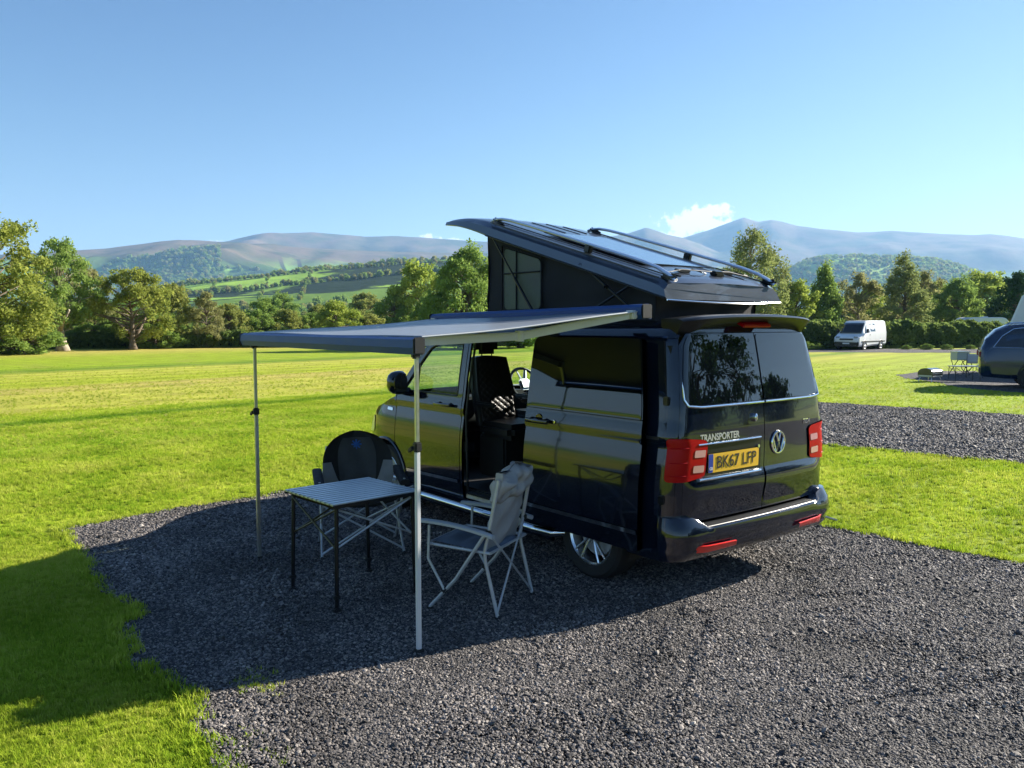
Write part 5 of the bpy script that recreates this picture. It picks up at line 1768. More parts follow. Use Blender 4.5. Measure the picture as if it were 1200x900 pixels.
def gen_tree(seed, H=10, base=.15, rad=3.5, env='round', ncl=60, nleaf=9000, lsize=.17, tr=.22, csize=.16, hollow=.35, lean=0, fork=False, elong=1.0, droop=0., bare=0.):
    r = random.Random(seed); rn = np.random.default_rng(seed)
    cls = []
    b = MB()
    top = Vector((lean * H * .3, r.uniform(-.3, .3), H * (.80 if env in ('cone', 'column', 'oval') else .62)))
    def trunk_at(t): return Vector((top.x * t ** 1.4 + .10 * math.sin(t * 7 + seed), top.y * t + .10 * math.sin(t * 5 + seed * 2), top.z * t))
    n_ = 10
    b.path([trunk_at(i / n_) for i in range(n_ + 1)], [tr * (1.5 if i == 0 else 1.12 if i == 1 else 1) * (1 - .85 * i / n_) + .015 for i in range(n_ + 1)], 9)
    if fork:
        b.path([trunk_at(.22), trunk_at(.22) + Vector((.2, .9, .9)), trunk_at(.22) + Vector((.3, 2.0, 2.6))], [tr * .7, tr * .5, tr * .25], 8)
        b.path([trunk_at(.3), trunk_at(.3) + Vector((-.3, -1.0, .7)), trunk_at(.3) + Vector((-.3, -2.3, 1.9))], [tr * .6, tr * .4, tr * .2], 8)
    tries = 0
    lob = [(r.uniform(0, 6.28), r.uniform(.75, 1.18), r.uniform(.1, .9)) for _ in range(7)]
    while len(cls) < ncl and tries < 9000:
        tries += 1
        t = r.uniform(0, 1); a = r.uniform(0, 6.283)
        k = 1
        for (la, lr, lt) in lob:
            da = abs((a - la + math.pi) % 6.283 - math.pi)
            if da < .8 and abs(t - lt) < .3: k = lr
        e = ENV[env](t) * rad * k
        q = r.uniform(hollow, 1) ** .7
        c_ = Vector((math.cos(a) * e * q, math.sin(a) * e * q, H * (base + (1 - base) * t * .97)))
        c_.x += top.x * (c_.z / H)
        cr_ = csize * rad * r.uniform(.7, 1.35)
        if any((c_ - d_[0]).length < .55 * (cr_ + d_[1]) * .8 for d_ in cls): continue
        cls.append((c_, cr_))
    for c_, cr_ in cls:
        z0 = max(.12, min(.97, (c_.z - r.uniform(.4, .22 * H)) / top.z))
        p0 = trunk_at(z0)
        mid = p0.lerp(c_, .5) + Vector((r.uniform(-.2, .2), r.uniform(-.2, .2), r.uniform(-.25, .3)))
        L_ = (c_ - p0).length
        b.path([p0, p0.lerp(mid, .5) + Vector((0, 0, .05)), mid, c_], [min(tr * .5, .018 * L_ + .02), .016 * L_ + .015, .012 * L_ + .01, .008], 5)
        if bare:
            for _ in range(5):
                d_ = Vector((r.gauss(0, 1), r.gauss(0, 1), r.gauss(.4, 1))).normalized() * cr_ * 1.4
                b.path([c_, c_ + d_ * .5, c_ + d_], [.012, .009, .004], 3)
    pts = []
    per = nleaf // max(1, len(cls))
    for c_, cr_ in cls:
        m_ = int(per * (cr_ / (csize * rad)) ** 2)
        p = rn.normal(size=(m_, 3)); p /= np.linalg.norm(p, axis=1)[:, None]
        p *= (rn.uniform(0, 1, m_)[:, None] ** .45) * cr_ * np.array([1.15, 1.15, .8])
        sub_ = rn.integers(0, 6, m_)
        offs = rn.normal(size=(6, 3)) * cr_ * .35
        p = p * .75 + offs[sub_]
        if droop: p[:, 2] -= droop * rn.uniform(0, 1, m_) * cr_ * 1.6
        pts.append(p + np.array(c_))
    pts = np.concatenate(pts); pts = pts[pts[:, 2] > .15]
    V_, F_ = leaf_quads(pts, lsize, seed, elong, droop)
    tm = b.mesh('trunk'); lm = quadmesh('crown', V_, F_)
    return tm, lm


LM = dict(
    oak=leafmat('young_oak_leaves', (.13, .18, .014), (.33, .36, .030)),
    bright=leafmat('bright_spring_leaves', (.11, .19, .02), (.28, .38, .045)),
    olive=leafmat('olive_leaves', (.14, .18, .025), (.32, .34, .05)),
    mid=leafmat('mid_green_leaves', (.10, .18, .018), (.27, .37, .04)),
    lime=leafmat('lime_leaves', (.16, .25, .014), (.36, .42, .030)),
    dark=leafmat('dark_leaves', (.022, .055, .014), (.07, .13, .024), .25),
    pale=leafmat('pale_birch_leaves', (.13, .17, .035), (.27, .31, .065)),
    brown=leafmat('brownish_budding_leaves', (.17, .175, .05), (.32, .32, .085)),
    hedge=leafmat('hedge_leaves', (.05, .10, .016), (.20, .26, .035)))
KIND = {}


def proto(key, bark, leaf, **k):
    tm, lm = gen_tree(**k)
    tm.materials.append(bark); lm.materials.append(leaf)
    KIND[key] = (tm, lm, k.get('H', 10))


proto('bigoak', BARK, LM['oak'], seed=1, H=10, base=.06, rad=4.3, env='oak', ncl=95, nleaf=26000, lsize=.17, tr=.38, csize=.17)
proto('greenoak', PALEBARK, LM['bright'], seed=2, H=10, base=.27, rad=3.9, env='oak', ncl=64, nleaf=17000, lsize=.17, tr=.50, csize=.17, fork=True, bare=1)
proto('gnarled', BARK, LM['oak'], seed=3, H=10, base=.20, rad=5.4, env='oak', ncl=60, nleaf=15000, lsize=.22, tr=.42, csize=.15, fork=True, bare=1, hollow=.45)
proto('bushy', BARK, LM['olive'], seed=4, H=10, base=.0, rad=5.4, env='round', ncl=80, nleaf=15000, lsize=.30, tr=.3, csize=.17)
proto('bushygreen', BARK, LM['mid'], seed=5, H=10, base=.0, rad=5.0, env='round', ncl=80, nleaf=16000, lsize=.28, tr=.3, csize=.17)
proto('denseround', BARK, LM['mid'], seed=6, H=10, base=.0, rad=4.2, env='round', ncl=110, nleaf=26000, lsize=.20, tr=.3, csize=.17)
proto('lime', BARK, LM['lime'], seed=7, H=10, base=.02, rad=4.8, env='round', ncl=70, nleaf=13000, lsize=.27, tr=.25, csize=.18)
proto('birch', PALEBARK, LM['pale'], seed=8, H=10, base=.08, rad=2.9, env='oval', ncl=60, nleaf=13000, lsize=.15, tr=.16, csize=.22, droop=.7, bare=1)
proto('willow', BARK, LM['bright'], seed=9, H=10, base=.02, rad=2.9, env='cone', ncl=80, nleaf=17000, lsize=.17, tr=.2, csize=.22, droop=1.0, elong=1.4)
proto('airy', BARK, LM['pale'], seed=10, H=10, base=.05, rad=3.9, env='cone', ncl=95, nleaf=17000, lsize=.17, tr=.25, csize=.16, bare=1)
proto('brownish', BARK, LM['brown'], seed=11, H=10, base=.04, rad=4.4, env='round', ncl=60, nleaf=9500, lsize=.24, tr=.25, csize=.17, bare=1)
proto('dark', BARK, LM['dark'], seed=12, H=10, base=.0, rad=4.6, env='round', ncl=90, nleaf=17000, lsize=.26, tr=.3, csize=.18)
proto('barewood', BARK, LM['dark'], seed=13, H=10, base=.12, rad=3.2, env='oval', ncl=46, nleaf=3800, lsize=.22, tr=.22, csize=.20, bare=1)


def at_px(u, D): 
    q = CAM + FWH * D + RTH * ((u - 600) / FPX * D); return float(q[0]), float(q[1])


def plant(kind, u, D, ytop, name, label, cat='tree', group=None, sxy=1.0, xy=None, h=None, z=0, rz=None):
    x, y = xy or at_px(u, D)
    tm, lm, H0 = KIND[kind]
    hh = h or ((379 - ytop) / FPX * D + CAM[2] - z)
    t = empty(name, (x, y, z), rz if rz is not None else random.uniform(0, 6.28), label=label, cat=cat, group=group)
    k = hh / H0
    t.scale = (k * sxy, k * sxy, k)
    for nm, me in (('trunk', tm), ('crown', lm)):
        o = bpy.data.objects.new(nm, me); C.objects.link(o); o.parent = t
    return t


for a in [
    ('bigoak', -14, 50, 248, 'oak_tree', 'tall yellow-green oak cut by the left edge of the field', 1.05),
    ('bigoak', -85, 56, 262, 'oak_tree', 'second big oak half outside the frame behind the left edge oak', 1.1),
    ('greenoak', 72, 58, 284, 'oak_tree', 'bright green oak with thick pale forked trunk at left field edge', .88),
    ('gnarled', 156, 61, 315, 'oak_tree', 'low spreading gnarled oak with dark trunk and olive leaves', .95),
    ('brownish', 96, 68, 306, 'bare_topped_tree', 'thin brownish half-leafed tree just behind the pale-trunked oak', .7),
    ('bushygreen', 28, 52, 362, 'bush', 'dark green bush at the foot of the tall left oak', 1.6),
    ('bushygreen', 112, 66, 368, 'bush', 'low green thicket between the pale-trunked oak and the gnarled oak', 1.9),
    ('bushy', 205, 66, 334, 'hedgerow_tree', 'light green hedgerow tree right of the gnarled oak', .8),
    ('brownish', 243, 66, 344, 'hedgerow_tree', 'sparse tawny hedgerow tree above the left awning corner', .9),
    ('bushygreen', 182, 64, 364, 'bush', 'dark green bush right beside the gnarled oak trunk', 1.5),
    ('bushy', 268, 70, 357, 'hedgerow_tree', 'olive hedgerow bush over the far awning pole', 1.0),
    ('bushygreen', 304, 72, 364, 'hedgerow_tree', 'low green hedgerow bush above the left part of the awning', 1.1),
    ('bushy', 338, 74, 363, 'hedgerow_tree', 'olive hedgerow bush between two greener ones above the awning', 1.1),
    ('lime', 395, 70, 354, 'small_tree', 'small vivid lime-green tree just above the middle of the awning', 1.25),
    ('bushygreen', 366, 76, 367, 'hedgerow_tree', 'low mid-green bush touching the lime-green tree on its left', 1.2),
    ('bushy', 434, 78, 368, 'hedgerow_tree', 'wide low olive bush right of the lime-green tree', 1.5),
    ('bushygreen', 462, 96, 342, 'hedgerow_tree', 'mid-green rounded tree behind the yellowish tree', 1.0),
    ('lime', 492, 96, 310, 'broad_tree', 'broad yellow-green tree in front of the long ridge', 1.0),
    ('denseround', 548, 62, 290, 'dense_tree', 'large dense green tree directly left of the pop-up roof canvas', .95),
    ('denseround', 505, 66, 345, 'dense_tree', 'lower dense green tree in front of the broad yellow-green one', 1.0),
    ('denseround', 610, 66, 296, 'dense_tree', 'dense green tree mostly hidden behind the camper roof', 1.0),
    ('birch', 878, 72, 264, 'birch_tree', 'tall airy birch rising over the rear corner of the pop-up roof', .95),
    ('birch', 902, 78, 292, 'birch_tree', 'shorter pale birch right behind the tallest birch', .9),
    ('brownish', 850, 82, 318, 'hedgerow_tree', 'thin tawny tree seen under the rear lip of the roof', 1.0),
    ('lime', 932, 74, 331, 'small_tree', 'bright yellow-green round tree right of the tall birch', .9),
    ('willow', 965, 76, 303, 'willow_tree', 'pointed drooping willow behind the hedge left of the white van', 1.0),
    ('brownish', 1004, 86, 322, 'hedgerow_tree', 'brownish budding tree above the white van', .9),
    ('lime', 1020, 92, 336, 'small_tree', 'yellowish small tree tucked behind the brownish budding tree', .9),
    ('airy', 1057, 80, 297, 'broad_tree', 'tallest airy olive tree behind the hedge right of the white van', .92),
    ('brownish', 1082, 96, 320, 'hedgerow_tree', 'tawny tree peeping out behind the airy olive tree', .8),
    ('denseround', 1119, 84, 326, 'dense_tree', 'round bushy mid-green tree behind the hedge', .95),
    ('lime', 1152, 104, 320, 'broad_tree', 'yellow-green tree between the round green and the dark tree', 1.1),
    ('lime', 1090, 110, 330, 'broad_tree', 'yellow-green crown showing between airy and round green tree', 1.0),
    ('dark', 1190, 80, 319, 'dark_tree', 'dark green tree above the blue car', .85),
    ('airy', 1235, 84, 300, 'broad_tree', 'olive tree just outside the right edge beside the dark one', 1.0),
]:
    plant(a[0], a[1], a[2], a[3], a[4], a[5], cat='bush' if a[4] == 'bush' else 'tree', sxy=a[6])

# trees of the valley floor between the lawn and the green hillside
far = []
for i in range(64):
    u = -60 + i * 10.2 + random.uniform(-9, 9); D = random.choice([115, 140, 170, 210, 260, 330, 420]) * random.uniform(.9, 1.1)
    far.append((u, D))
for i in range(34):
    u = 850 + i * 11.5 + random.uniform(-9, 9); far.append((u, random.choice([130, 180, 240, 320, 430]) * random.uniform(.9, 1.1)))
far.sort()
ORD = ['first', 'second', 'third', 'fourth', 'fifth', 'sixth', 'seventh', 'eighth', 'ninth', 'tenth', 'eleventh', 'twelfth', 'thirteenth', 'fourteenth', 'fifteenth', 'sixteenth', 'seventeenth', 'eighteenth', 'nineteenth', 'twentieth']
cnt = {}
for (u, D) in far:
    k = random.choice(['bushy', 'bushygreen', 'bushygreen', 'lime', 'brownish', 'bushy', 'denseround'])
    word = dict(bushy='olive', bushygreen='mid-green', lime='yellow-green', brownish='tawny', denseround='dense green', dark='dark')[k]
    side = 'left of the camper van' if u < 700 else 'right of the camper van'
    band = 'near' if D < 180 else 'far'
    key = (word, side, band); cnt[key] = cnt.get(key, 0) + 1
    x, y = at_px(u, D)
    az = math.atan2(y - CAM[1], x - CAM[0]); rr_ = math.hypot(y - CAM[1], x - CAM[0])
    z = terr(az, rr_)
    plant(k, u, D, 0, 'valley_tree', f'{word} tree in {band} valley row {side}, {ORD[cnt[key] - 1]} such from left', cat='tree', group='trees of the valley floor', h=random.uniform(6, 10) if D > 160 else random.uniform(3.5, 6), z=z - .3)

# trees behind the photographer, which the van's rear windows mirror
for i, (az, D, h_, k) in enumerate([(-128, 34, 11, 'barewood'), (-135, 30, 12.5, 'barewood'), (-139.5, 36, 10, 'dark'), (-143, 29, 12.0, 'barewood'), (-148, 33, 9.5, 'dark'), (-152, 30, 11.5, 'barewood'), (-158, 36, 8, 'dark'), (-122, 42, 7.5, 'dark'), (-165, 38, 9, 'barewood'), (-172, 42, 8, 'dark')]):
    plant(k, 0, 0, 0, 'tree_behind_pitch', f'{"sparse dark" if k == "barewood" else "dense dark"} tree mirrored in the rear glass, {ORD[i]} of its row', xy=(-1 + D * math.cos(R(az)), -.5 + D * math.sin(R(az))), h=h_, group='trees mirrored in the rear windows')


# clipped hedge across the far right
def hedge(u0, D0, u1, D1, h0, wd, name, label, n_, seed, base=0):
    p0 = np.array(at_px(u0, D0)); p1 = np.array(at_px(u1, D1)); L_ = np.linalg.norm(p1 - p0); t_ = (p1 - p0) / L_; nn_ = np.array([-t_[1], t_[0]])
    r = np.random.default_rng(seed)
    root = empty(name, (*p0, 0), label=label, cat='hedge')
    s_ = r.uniform(0, L_, n_); hh = h0 * (1 + .07 * np.sin(s_ * .9) + .06 * np.sin(s_ * 2.3 + 1) + .05 * np.sin(s_ * 5.1)) * .95
    # shell biased sampling of the section
    a = r.uniform(-.12 * math.pi, 1.12 * math.pi, n_); q = r.uniform(.72, 1.03, n_)
    yy_ = np.cos(a); zz = np.clip(np.sin(a), -.25, 1)
    yy_ = np.sign(yy_) * np.abs(yy_) ** .5; zz = np.where(zz > 0, zz ** .55, zz)
    lump = 1 + .10 * np.sin(s_ * 1.7 + a * 2) + .08 * np.sin(s_ * 4.2 - a * 3)
    Pp = np.zeros((n_, 3)); off_ = yy_ * q * wd / 2 * lump
    Pp[:, 0] = t_[0] * s_ + nn_[0] * off_; Pp[:, 1] = t_[1] * s_ + nn_[1] * off_; Pp[:, 2] = np.clip(hh * (.12 + .88 * np.clip(zz, -.12, 1)) * q ** .5, .05, None)
    V_, F_ = leaf_quads(Pp, .20, seed)
    me = quadmesh('foliage', V_, F_); link('foliage', me, LM['hedge'], root)
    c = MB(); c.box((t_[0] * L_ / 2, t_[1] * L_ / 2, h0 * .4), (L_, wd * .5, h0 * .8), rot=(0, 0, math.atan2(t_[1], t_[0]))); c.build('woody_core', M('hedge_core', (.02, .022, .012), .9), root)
    return root


hedge(840, 62, 1260, 70, 2.05, 2.6, 'hedge', 'long clipped hedge running behind the white van at far right', 90000, 5)
hedge(-80, 62, 330, 68, 1.3, 3.0, 'hedgerow', 'low wild hedgerow along the far left edge of the field', 42000, 6)
hedge(330, 68, 660, 74, 1.5, 3.0, 'hedgerow', 'low wild hedgerow behind the awning and under the dense trees', 36000, 8)
for i, (u, D, h_) in enumerate([(955, 62, .5), (1085, 61, .45), (1062, 61.5, .35), (1110, 61, .4), (1137, 62, .35), (945, 61, .6)]):
    plant('bushygreen', u, D, 0, 'weed_clump', f'low green weed clump at the foot of the hedge, {ORD[i]} planted', cat='plant', h=h_, sxy=2.2, group='weeds along the hedge')

# wooded strips and hedgerow trees on the hills: one far-off mass
def far_woods():
    coll_pts = []; scs = []
    r = np.random.default_rng(3)
    def put(u, rr_, n_, du, dr, s0, s1):
        for _ in range(n_):
            uu = u + r.uniform(-du, du); R_ = rr_ + r.uniform(-dr, dr)
            az = YAW - math.atan((uu - 600) / FPX)
            coll_pts.append((CAM[0] + R_ * math.cos(az), CAM[1] + R_ * math.sin(az), terr(az, R_))); scs.append(r.uniform(s0, s1))
    # skyline trees and hedges across the green hillside
    for u in np.arange(150, 620, 3.4): put(u, 1345 + 18 * math.sin(u * .05), 1, 2.5, 12, .8, 1.4)
    for u in np.arange(200, 620, 5.0): put(u, 1090 - (u - 400) * .25, 1, 2, 6, .35, .6)
    for u in np.arange(140, 620, 4.2): put(u, 930 + (u - 300) * .12, 1, 3, 8, .4, .9)
    for k in range(4): 
        u0 = r.uniform(200, 560)
        for j in range(12): put(u0 + (j - 6) * 1.2, 760 + j * 26, 1, .8, 4, .3, .6)
    for u in np.arange(100, 640, 6): put(u, 640, 1, 4, 60, .5, .9)
    put(640, 1345, 40, 40, 30, .9, 1.5)
    # wooded knoll at right
    put(1015, 2650, 900, 95, 330, 1.0, 1.7)
    put(1100, 2800, 300, 50, 200, 1.0, 1.6)
    put(1000, 900, 80, 160, 200, .8, 1.3)
    # lower slopes of the long ridge
    put(300, 3300, 500, 170, 180, 1.3, 2.3); put(190, 3500, 400, 70, 160, 1.3, 2.4); put(60, 3300, 200, 80, 200, 1.3, 2.4)
    put(1050, 4600, 260, 170, 160, 1.6, 2.6)
    return np.array(coll_pts), np.array(scs)


fp, fs = far_woods()
srcs = []
for k in range(4):
    r = np.random.default_rng(90 + k)
    p = r.normal(size=(260, 3)); p /= np.linalg.norm(p, axis=1)[:, None]; p *= (r.uniform(.5, 1, 260)[:, None]) * np.array([4.6, 4.6, 4.2]) * (1 + .25 * np.sin(p[:, :1] * 3 + k)); p[:, 2] += 4.0
    V_, F_ = leaf_quads(p, 1.9, k)
    me = quadmesh('far_tree', V_, F_); me.materials.append([LM['mid'], LM['brown'], LM['olive'], LM['mid']][k]); srcs.append(bpy.data.objects.new('far_tree', me))
scatter('distant_woodland', fp, fs, srcs)

# ================================================================== OTHER VEHICLES
def resamp_st(stations, n_):
    xs = [s[0] for s in stations]; arr = np.array([s[1] for s in stations], float)
    X = np.linspace(xs[0], xs[-1], n_); X = np.array(sorted(set(list(X) + xs)))
    return [(x, np.array([[np.interp(x, xs, arr[:, i, k]) for k in (0, 1)] for i in range(arr.shape[1])])) for x in X]


def half(hw, zb, zbelt, zr, hwr, hwb=None):
    """half cross-section from centre bottom to centre top; rows 3-5 are the glass band"""
    hwb = hwb or hw
    zr = max(zr, zbelt + .015)
    return [(0, zb), (hw * .9, zb), (hw * .985, zb + .12), (hw, (zb + zbelt) / 2), (hwb, zbelt), (lerp(hwb, hwr, .5), lerp(zbelt, zr, .52)), (hwr, lerp(zbelt, zr, .90)), (hwr - .10, zr), (0, zr + .02)]


def vehicle(root, stations, paint, n_=60):
    stations.sort(key=lambda q: q[0])
    st = resamp_st(stations, n_)
    G = []
    for x, a in st: G.append([(x, y, z) for y, z in a] + [(x, -y, z) for y, z in a[::-1][1:-1]])
    c = MB().grid(G, closed=True)
    c.add(G[0], [tuple(range(len(G[0])))]); c.add(G[-1], [tuple(range(len(G[-1])))])
    body = c.build('body', paint, root, angle=32)
    def side_pt(x, t, sg):
        """t in belt..roof (0..1) glass band"""
        xs = [q[0] for q in stations]; arr = np.array([q[1] for q in stations], float)
        p = [np.array([np.interp(x, xs, arr[:, i, k]) for k in (0, 1)]) for i in (4, 5, 6)]
        q = p[0] + (p[1] - p[0]) * t * 2 if t < .5 else p[1] + (p[2] - p[1]) * (t - .5) * 2
        return (x, sg * (q[0] + .006), q[1])
    return body, side_pt


def wheel_set(root, xs, y, r, w_=.21):
    for x in xs:
        for sg in (1, -1):
            t = MB(); t.lathe([(-w_ / 2, r * .66), (-w_ / 2, r * .9), (-w_ / 2 + .03, r), (w_ / 2 - .03, r), (w_ / 2, r * .9), (w_ / 2, r * .66)], (x, sg * (y - w_ / 2 + .02), r), 'y', 32)
            wl = t.build('wheel', RUBBER, root)
            q = MB(); yy_ = sg * (y + .014)
            q.lathe([(-sg * .05, r * .66), (sg * .0, r * .64), (-sg * .03, r * .55)], (x, yy_, r), 'y', 32)
            q.lathe([(0, 0), (0, r * .18), (-sg * .03, r * .2)], (x, yy_, r), 'y', 16)
            for k in range(6):
                a = 2 * math.pi * k / 6
                q.path([(x, yy_ - sg * .015, r), (x + r * .6 * math.cos(a), yy_ - sg * .02, r + r * .6 * math.sin(a))], [.03, .022], 5)
            q.build('rim', ALU, wl)
            a_ = MB(); pts = []
            for k in range(13):
                an = math.pi * k / 12; pts.append((x + (r + .045) * math.cos(an), sg * (y + .004), r + (r + .045) * math.sin(an)))
            a_.path(pts, .022, 6); a_.build('wheel_arch', PLASTIC, root)
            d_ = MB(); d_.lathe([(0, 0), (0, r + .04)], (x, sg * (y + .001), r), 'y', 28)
            # flat dark disc paints the shade of the wheel well onto the flank
            d_.build('painted_arch_shadow', DARKIN, root)


def pane(root, fn, xs_t, mat, name='window'):
    """outline in (x,t) wrapped on the flank"""
    c = MB(); n_ = len(xs_t)
    V_ = [fn(x, t) for x, t in xs_t]
    c.add(V_, [tuple(range(n_))]); return c.build(name, mat, root, smooth=False)


# ---- white panel van by the hedge (x forward)
wx, wy = at_px(1008, 62)
head = YAW + math.pi + R(-44)
wv_ = empty('panel_van', (wx, wy, 0), 0, label='white panel van parked in front of the hedge at far right', cat='van')
st = [(2.72, half(.80, .32, .78, .80, .60)), (2.62, half(.93, .28, .92, .95, .72)), (2.1, half(.97, .26, 1.10, 1.13, .80)), (1.98, half(.97, .26, 1.17, 1.22, .82)), (1.25, half(.97, .26, 1.25, 2.02, .78)), (1.0, half(.97, .26, 1.27, 2.14, .80)), (.3, half(.97, .30, 1.27, 2.17, .82)), (-2.5, half(.97, .34, 1.27, 2.18, .84)), (-2.62, half(.95, .36, 1.27, 2.14, .82))]
bd, spt = vehicle(wv_, st, WHITEPAINT)
wheel_set(wv_, (1.75, -1.45), .965, .34)
for sg in (1, -1):
    pane(wv_, lambda x, t: spt(x, t, sg), [(.78, .04), (1.72, .04), (1.22, .80), (.80, .84)], DGLASS)
    pane(wv_, lambda x, t: spt(x, t, sg), [(-.35, .10), (.62, .10), (.62, .82), (-.35, .82)], DGLASS)
    c = MB(); c.box((1.55, sg * 1.10, 1.42), (.10, .16, .30), bev=.03); c.path([(1.55, sg * .9, 1.30), (1.55, sg * 1.05, 1.34)], .02, 6); c.build('door_mirror', PLASTIC, wv_)
    c = MB(); c.box((.0, sg * .975, .62), (4.6, .02, .10), bev=.008); c.build('side_moulding', PLASTIC, wv_)
    c = MB(); c.box((.72, sg * .978, 1.12), (.16, .03, .04), bev=.008); c.build('handle', PLASTIC, wv_)
    c = MB(); c.box((2.60, sg * .66, .92), (.16, .34, .20), rot=(0, R(25), 0), bev=.05); c.build('headlight', M('headlamp_glass', (.5, .52, .55), .08, .4, coat=1), wv_)
c = MB()
G = [[(lerp(2.03, 1.27, t), u * lerp(.80, .73, t), lerp(1.19, 2.02, t) + .022) for u in np.linspace(-1, 1, 7)] for t in np.linspace(.02, .96, 6)]
for r_ in G:
    for i, p in enumerate(r_): r_[i] = (p[0] + .05 * (1 - (p[1] / .8) ** 2) - .03, p[1], p[2])
c.grid(G); c.build('windscreen', DGLASS, wv_, solid=.02)
c = MB(); c.box((2.70, 0, .46), (.14, 1.78, .34), bev=.05); c.build('front_bumper', SATIN, wv_)
c = MB(); c.box((2.74, 0, .80), (.04, 1.0, .12), bev=.02); c.build('grille', SATIN, wv_)
c = MB(); c.box((2.775, 0, .50), (.012, .50, .10)); c.build('number_plate', M('white_plate', (.75, .75, .72), .4), wv_)
wv_.rotation_euler.z = head

# ---- blue car cut by the right edge
bxp, byp = at_px(1256, 24.5)
bc = empty('estate_car', (bxp, byp, 0), YAW - R(90) - R(27), label='large dark blue car with silver window trim, cut off by the right edge', cat='car')
st = [(-2.44, half(.86, .44, 1.06, 1.12, .70, .84)), (-2.41, half(.93, .38, 1.16, 1.24, .72, .90)), (-2.30, half(.97, .34, 1.20, 1.50, .74, .94)), (-2.05, half(.975, .32, 1.21, 1.76, .76, .95)), (-1.75, half(.98, .30, 1.21, 1.90, .77, .955)), (-1.0, half(.98, .30, 1.20, 1.97, .78, .96)), (.0, half(.98, .30, 1.18, 1.97, .78, .96)), (.7, half(.98, .30, 1.15, 1.88, .76, .96)), (1.35, half(.97, .30, 1.07, 1.22, .72, .94)), (2.1, half(.93, .32, .98, 1.03, .70, .88)), (2.42, half(.78, .38, .72, .78, .5, .7))]
bd, spt = vehicle(bc, st, BLUEPAINT, 90)
wheel_set(bc, (-1.02, 1.62), .97, .385, .25)
for sg in (1, -1):
    f_ = lambda x, t: spt(x, t, sg)
    pane(bc, f_, [(-2.05, .10), (-1.62, .06), (-1.15, .06), (-1.15, .90), (-1.55, .86), (-1.85, .55)], DGLASS)
    pane(bc, f_, [(-1.08, .05), (-.20, .05), (-.20, .90), (-1.08, .90)], DGLASS)
    pane(bc, f_, [(-.12, .05), (1.02, .05), (.62, .86), (-.12, .90)], DGLASS)
    c = MB(); c.path([np.array(f_(x, t)) + [0, sg * .004, 0] for x, t in [(-2.10, .05), (-1.6, .02), (-.5, .015), (.5, .015), (1.08, .02)]], .012, 6); c.build('window_trim', CHROME, bc)
    c = MB(); c.path([np.array(f_(x, t)) + [0, sg * .004, 0] for x, t in [(-2.10, .06), (-1.88, .58), (-1.58, .91), (-1.0, .95), (.0, .95), (.62, .92)]], .012, 6); c.build('roof_trim', CHROME, bc)
    c = MB(); c.path([(-1.75, sg * .66, 1.88), (-1.6, sg * .66, 1.97), (-.2, sg * .66, 2.03), (.5, sg * .66, 1.98), (.62, sg * .66, 1.90)], .018, 8); c.build('roof_bar', CHROME, bc)
    c = MB(); c.box((-2.40, sg * .80, 1.02), (.10, .16, .22), bev=.03); c.build('tail_light', REDLENS, bc)
    c = MB(); c.box((0, sg * .985, .42), (2.2, .03, .12), bev=.01); c.build('sill_trim', PLASTIC, bc)
c = MB(); c.box((-2.40, 0, .52), (.12, 1.74, .26), bev=.06); c.build('rear_bumper', BLUEPAINT, bc)
c = MB(); c.box((-2.28, 0, 1.27), (.03, 1.1, .34), rot=(0, R(22), 0), bev=.01); c.build('rear_window', DGLASS, bc)

# ---- caravans: same build, one behind the car and one beyond the hedge
def caravan(x, y, rz, L_, label, h_=2.6):
    root = empty('caravan', (x, y, 0), rz, label=label, cat='caravan', group='pale caravans')
    outl = [(-L_ / 2, .45), (-L_ / 2 - .05, 1.2), (-L_ / 2 + .10, 1.9), (-L_ / 2 + .55, h_ - .08), (-L_ / 2 + .9, h_), (L_ / 2 - .9, h_), (L_ / 2 - .50, h_ - .12), (L_ / 2 - .05, 1.75), (L_ / 2 + .08, 1.15), (L_ / 2, .5), (L_ / 2 - .3, .40), (-L_ / 2 + .3, .40)]
    q = rounded(outl, .18, 4)
    c = MB(); n_ = len(q)
    for y0, y1, ins0, ins1 in ((-1.12, -1.06, .06, 0), (-1.06, 1.06, 0, 0), (1.06, 1.12, 0, .06)):
        def ring_(yy_, ins): 
            cx_, cz_ = 0, h_ / 2; return [(p[0] * (1 - ins / 2.5), yy_, cz_ + (p[1] - cz_) * (1 - ins)) for p in q]
        A_ = ring_(y0, ins0); B_ = ring_(y1, ins1)
        c.grid([A_, B_], closed=True)
        if ins0: c.add(A_, [tuple(range(n_))])
        if ins1: c.add(B_, [tuple(range(n_))])
    c.build('body', CREAM, root, angle=30)
    for sg in (1, -1):
        for x0, w_ in ((-1.4, .9), (.2, 1.0), (1.6, .7)):
            c = MB(); c.box((x0, sg * 1.123, 1.55), (w_, .03, .55), bev=.012); c.build('window', DGLASS, root)
        c = MB(); c.box((0, sg * 1.124, .98), (L_ - .6, .012, .06)); c.build('stripe', M('grey_stripe', (.18, .20, .24), .4), root)
        c = MB(); c.lathe([(-.09, .2), (-.09, .30), (.09, .30), (.09, .2), (.05, 0)], (-.2, sg * 1.02, .31), 'y', 24); c.build('wheel', RUBBER, root)
    c = MB(); c.box((L_ / 2 + .02, 0, 1.5), (.05, 1.5, .55), rot=(0, R(-8), 0), bev=.015); c.build('front_window', DGLASS, root)
    c = MB(); c.box((.3, 0, h_ + .03), (.5, .5, .09), bev=.03); c.build('roof_vent', WHITEPAINT, root)
    c = MB(); c.path([(L_ / 2 - .1, .4, .42), (L_ / 2 + 1.1, 0, .42)], .03, 6); c.path([(L_ / 2 - .1, -.4, .42), (L_ / 2 + 1.1, 0, .42)], .03, 6); c.build('drawbar', GREYTUBE, root)
    return root


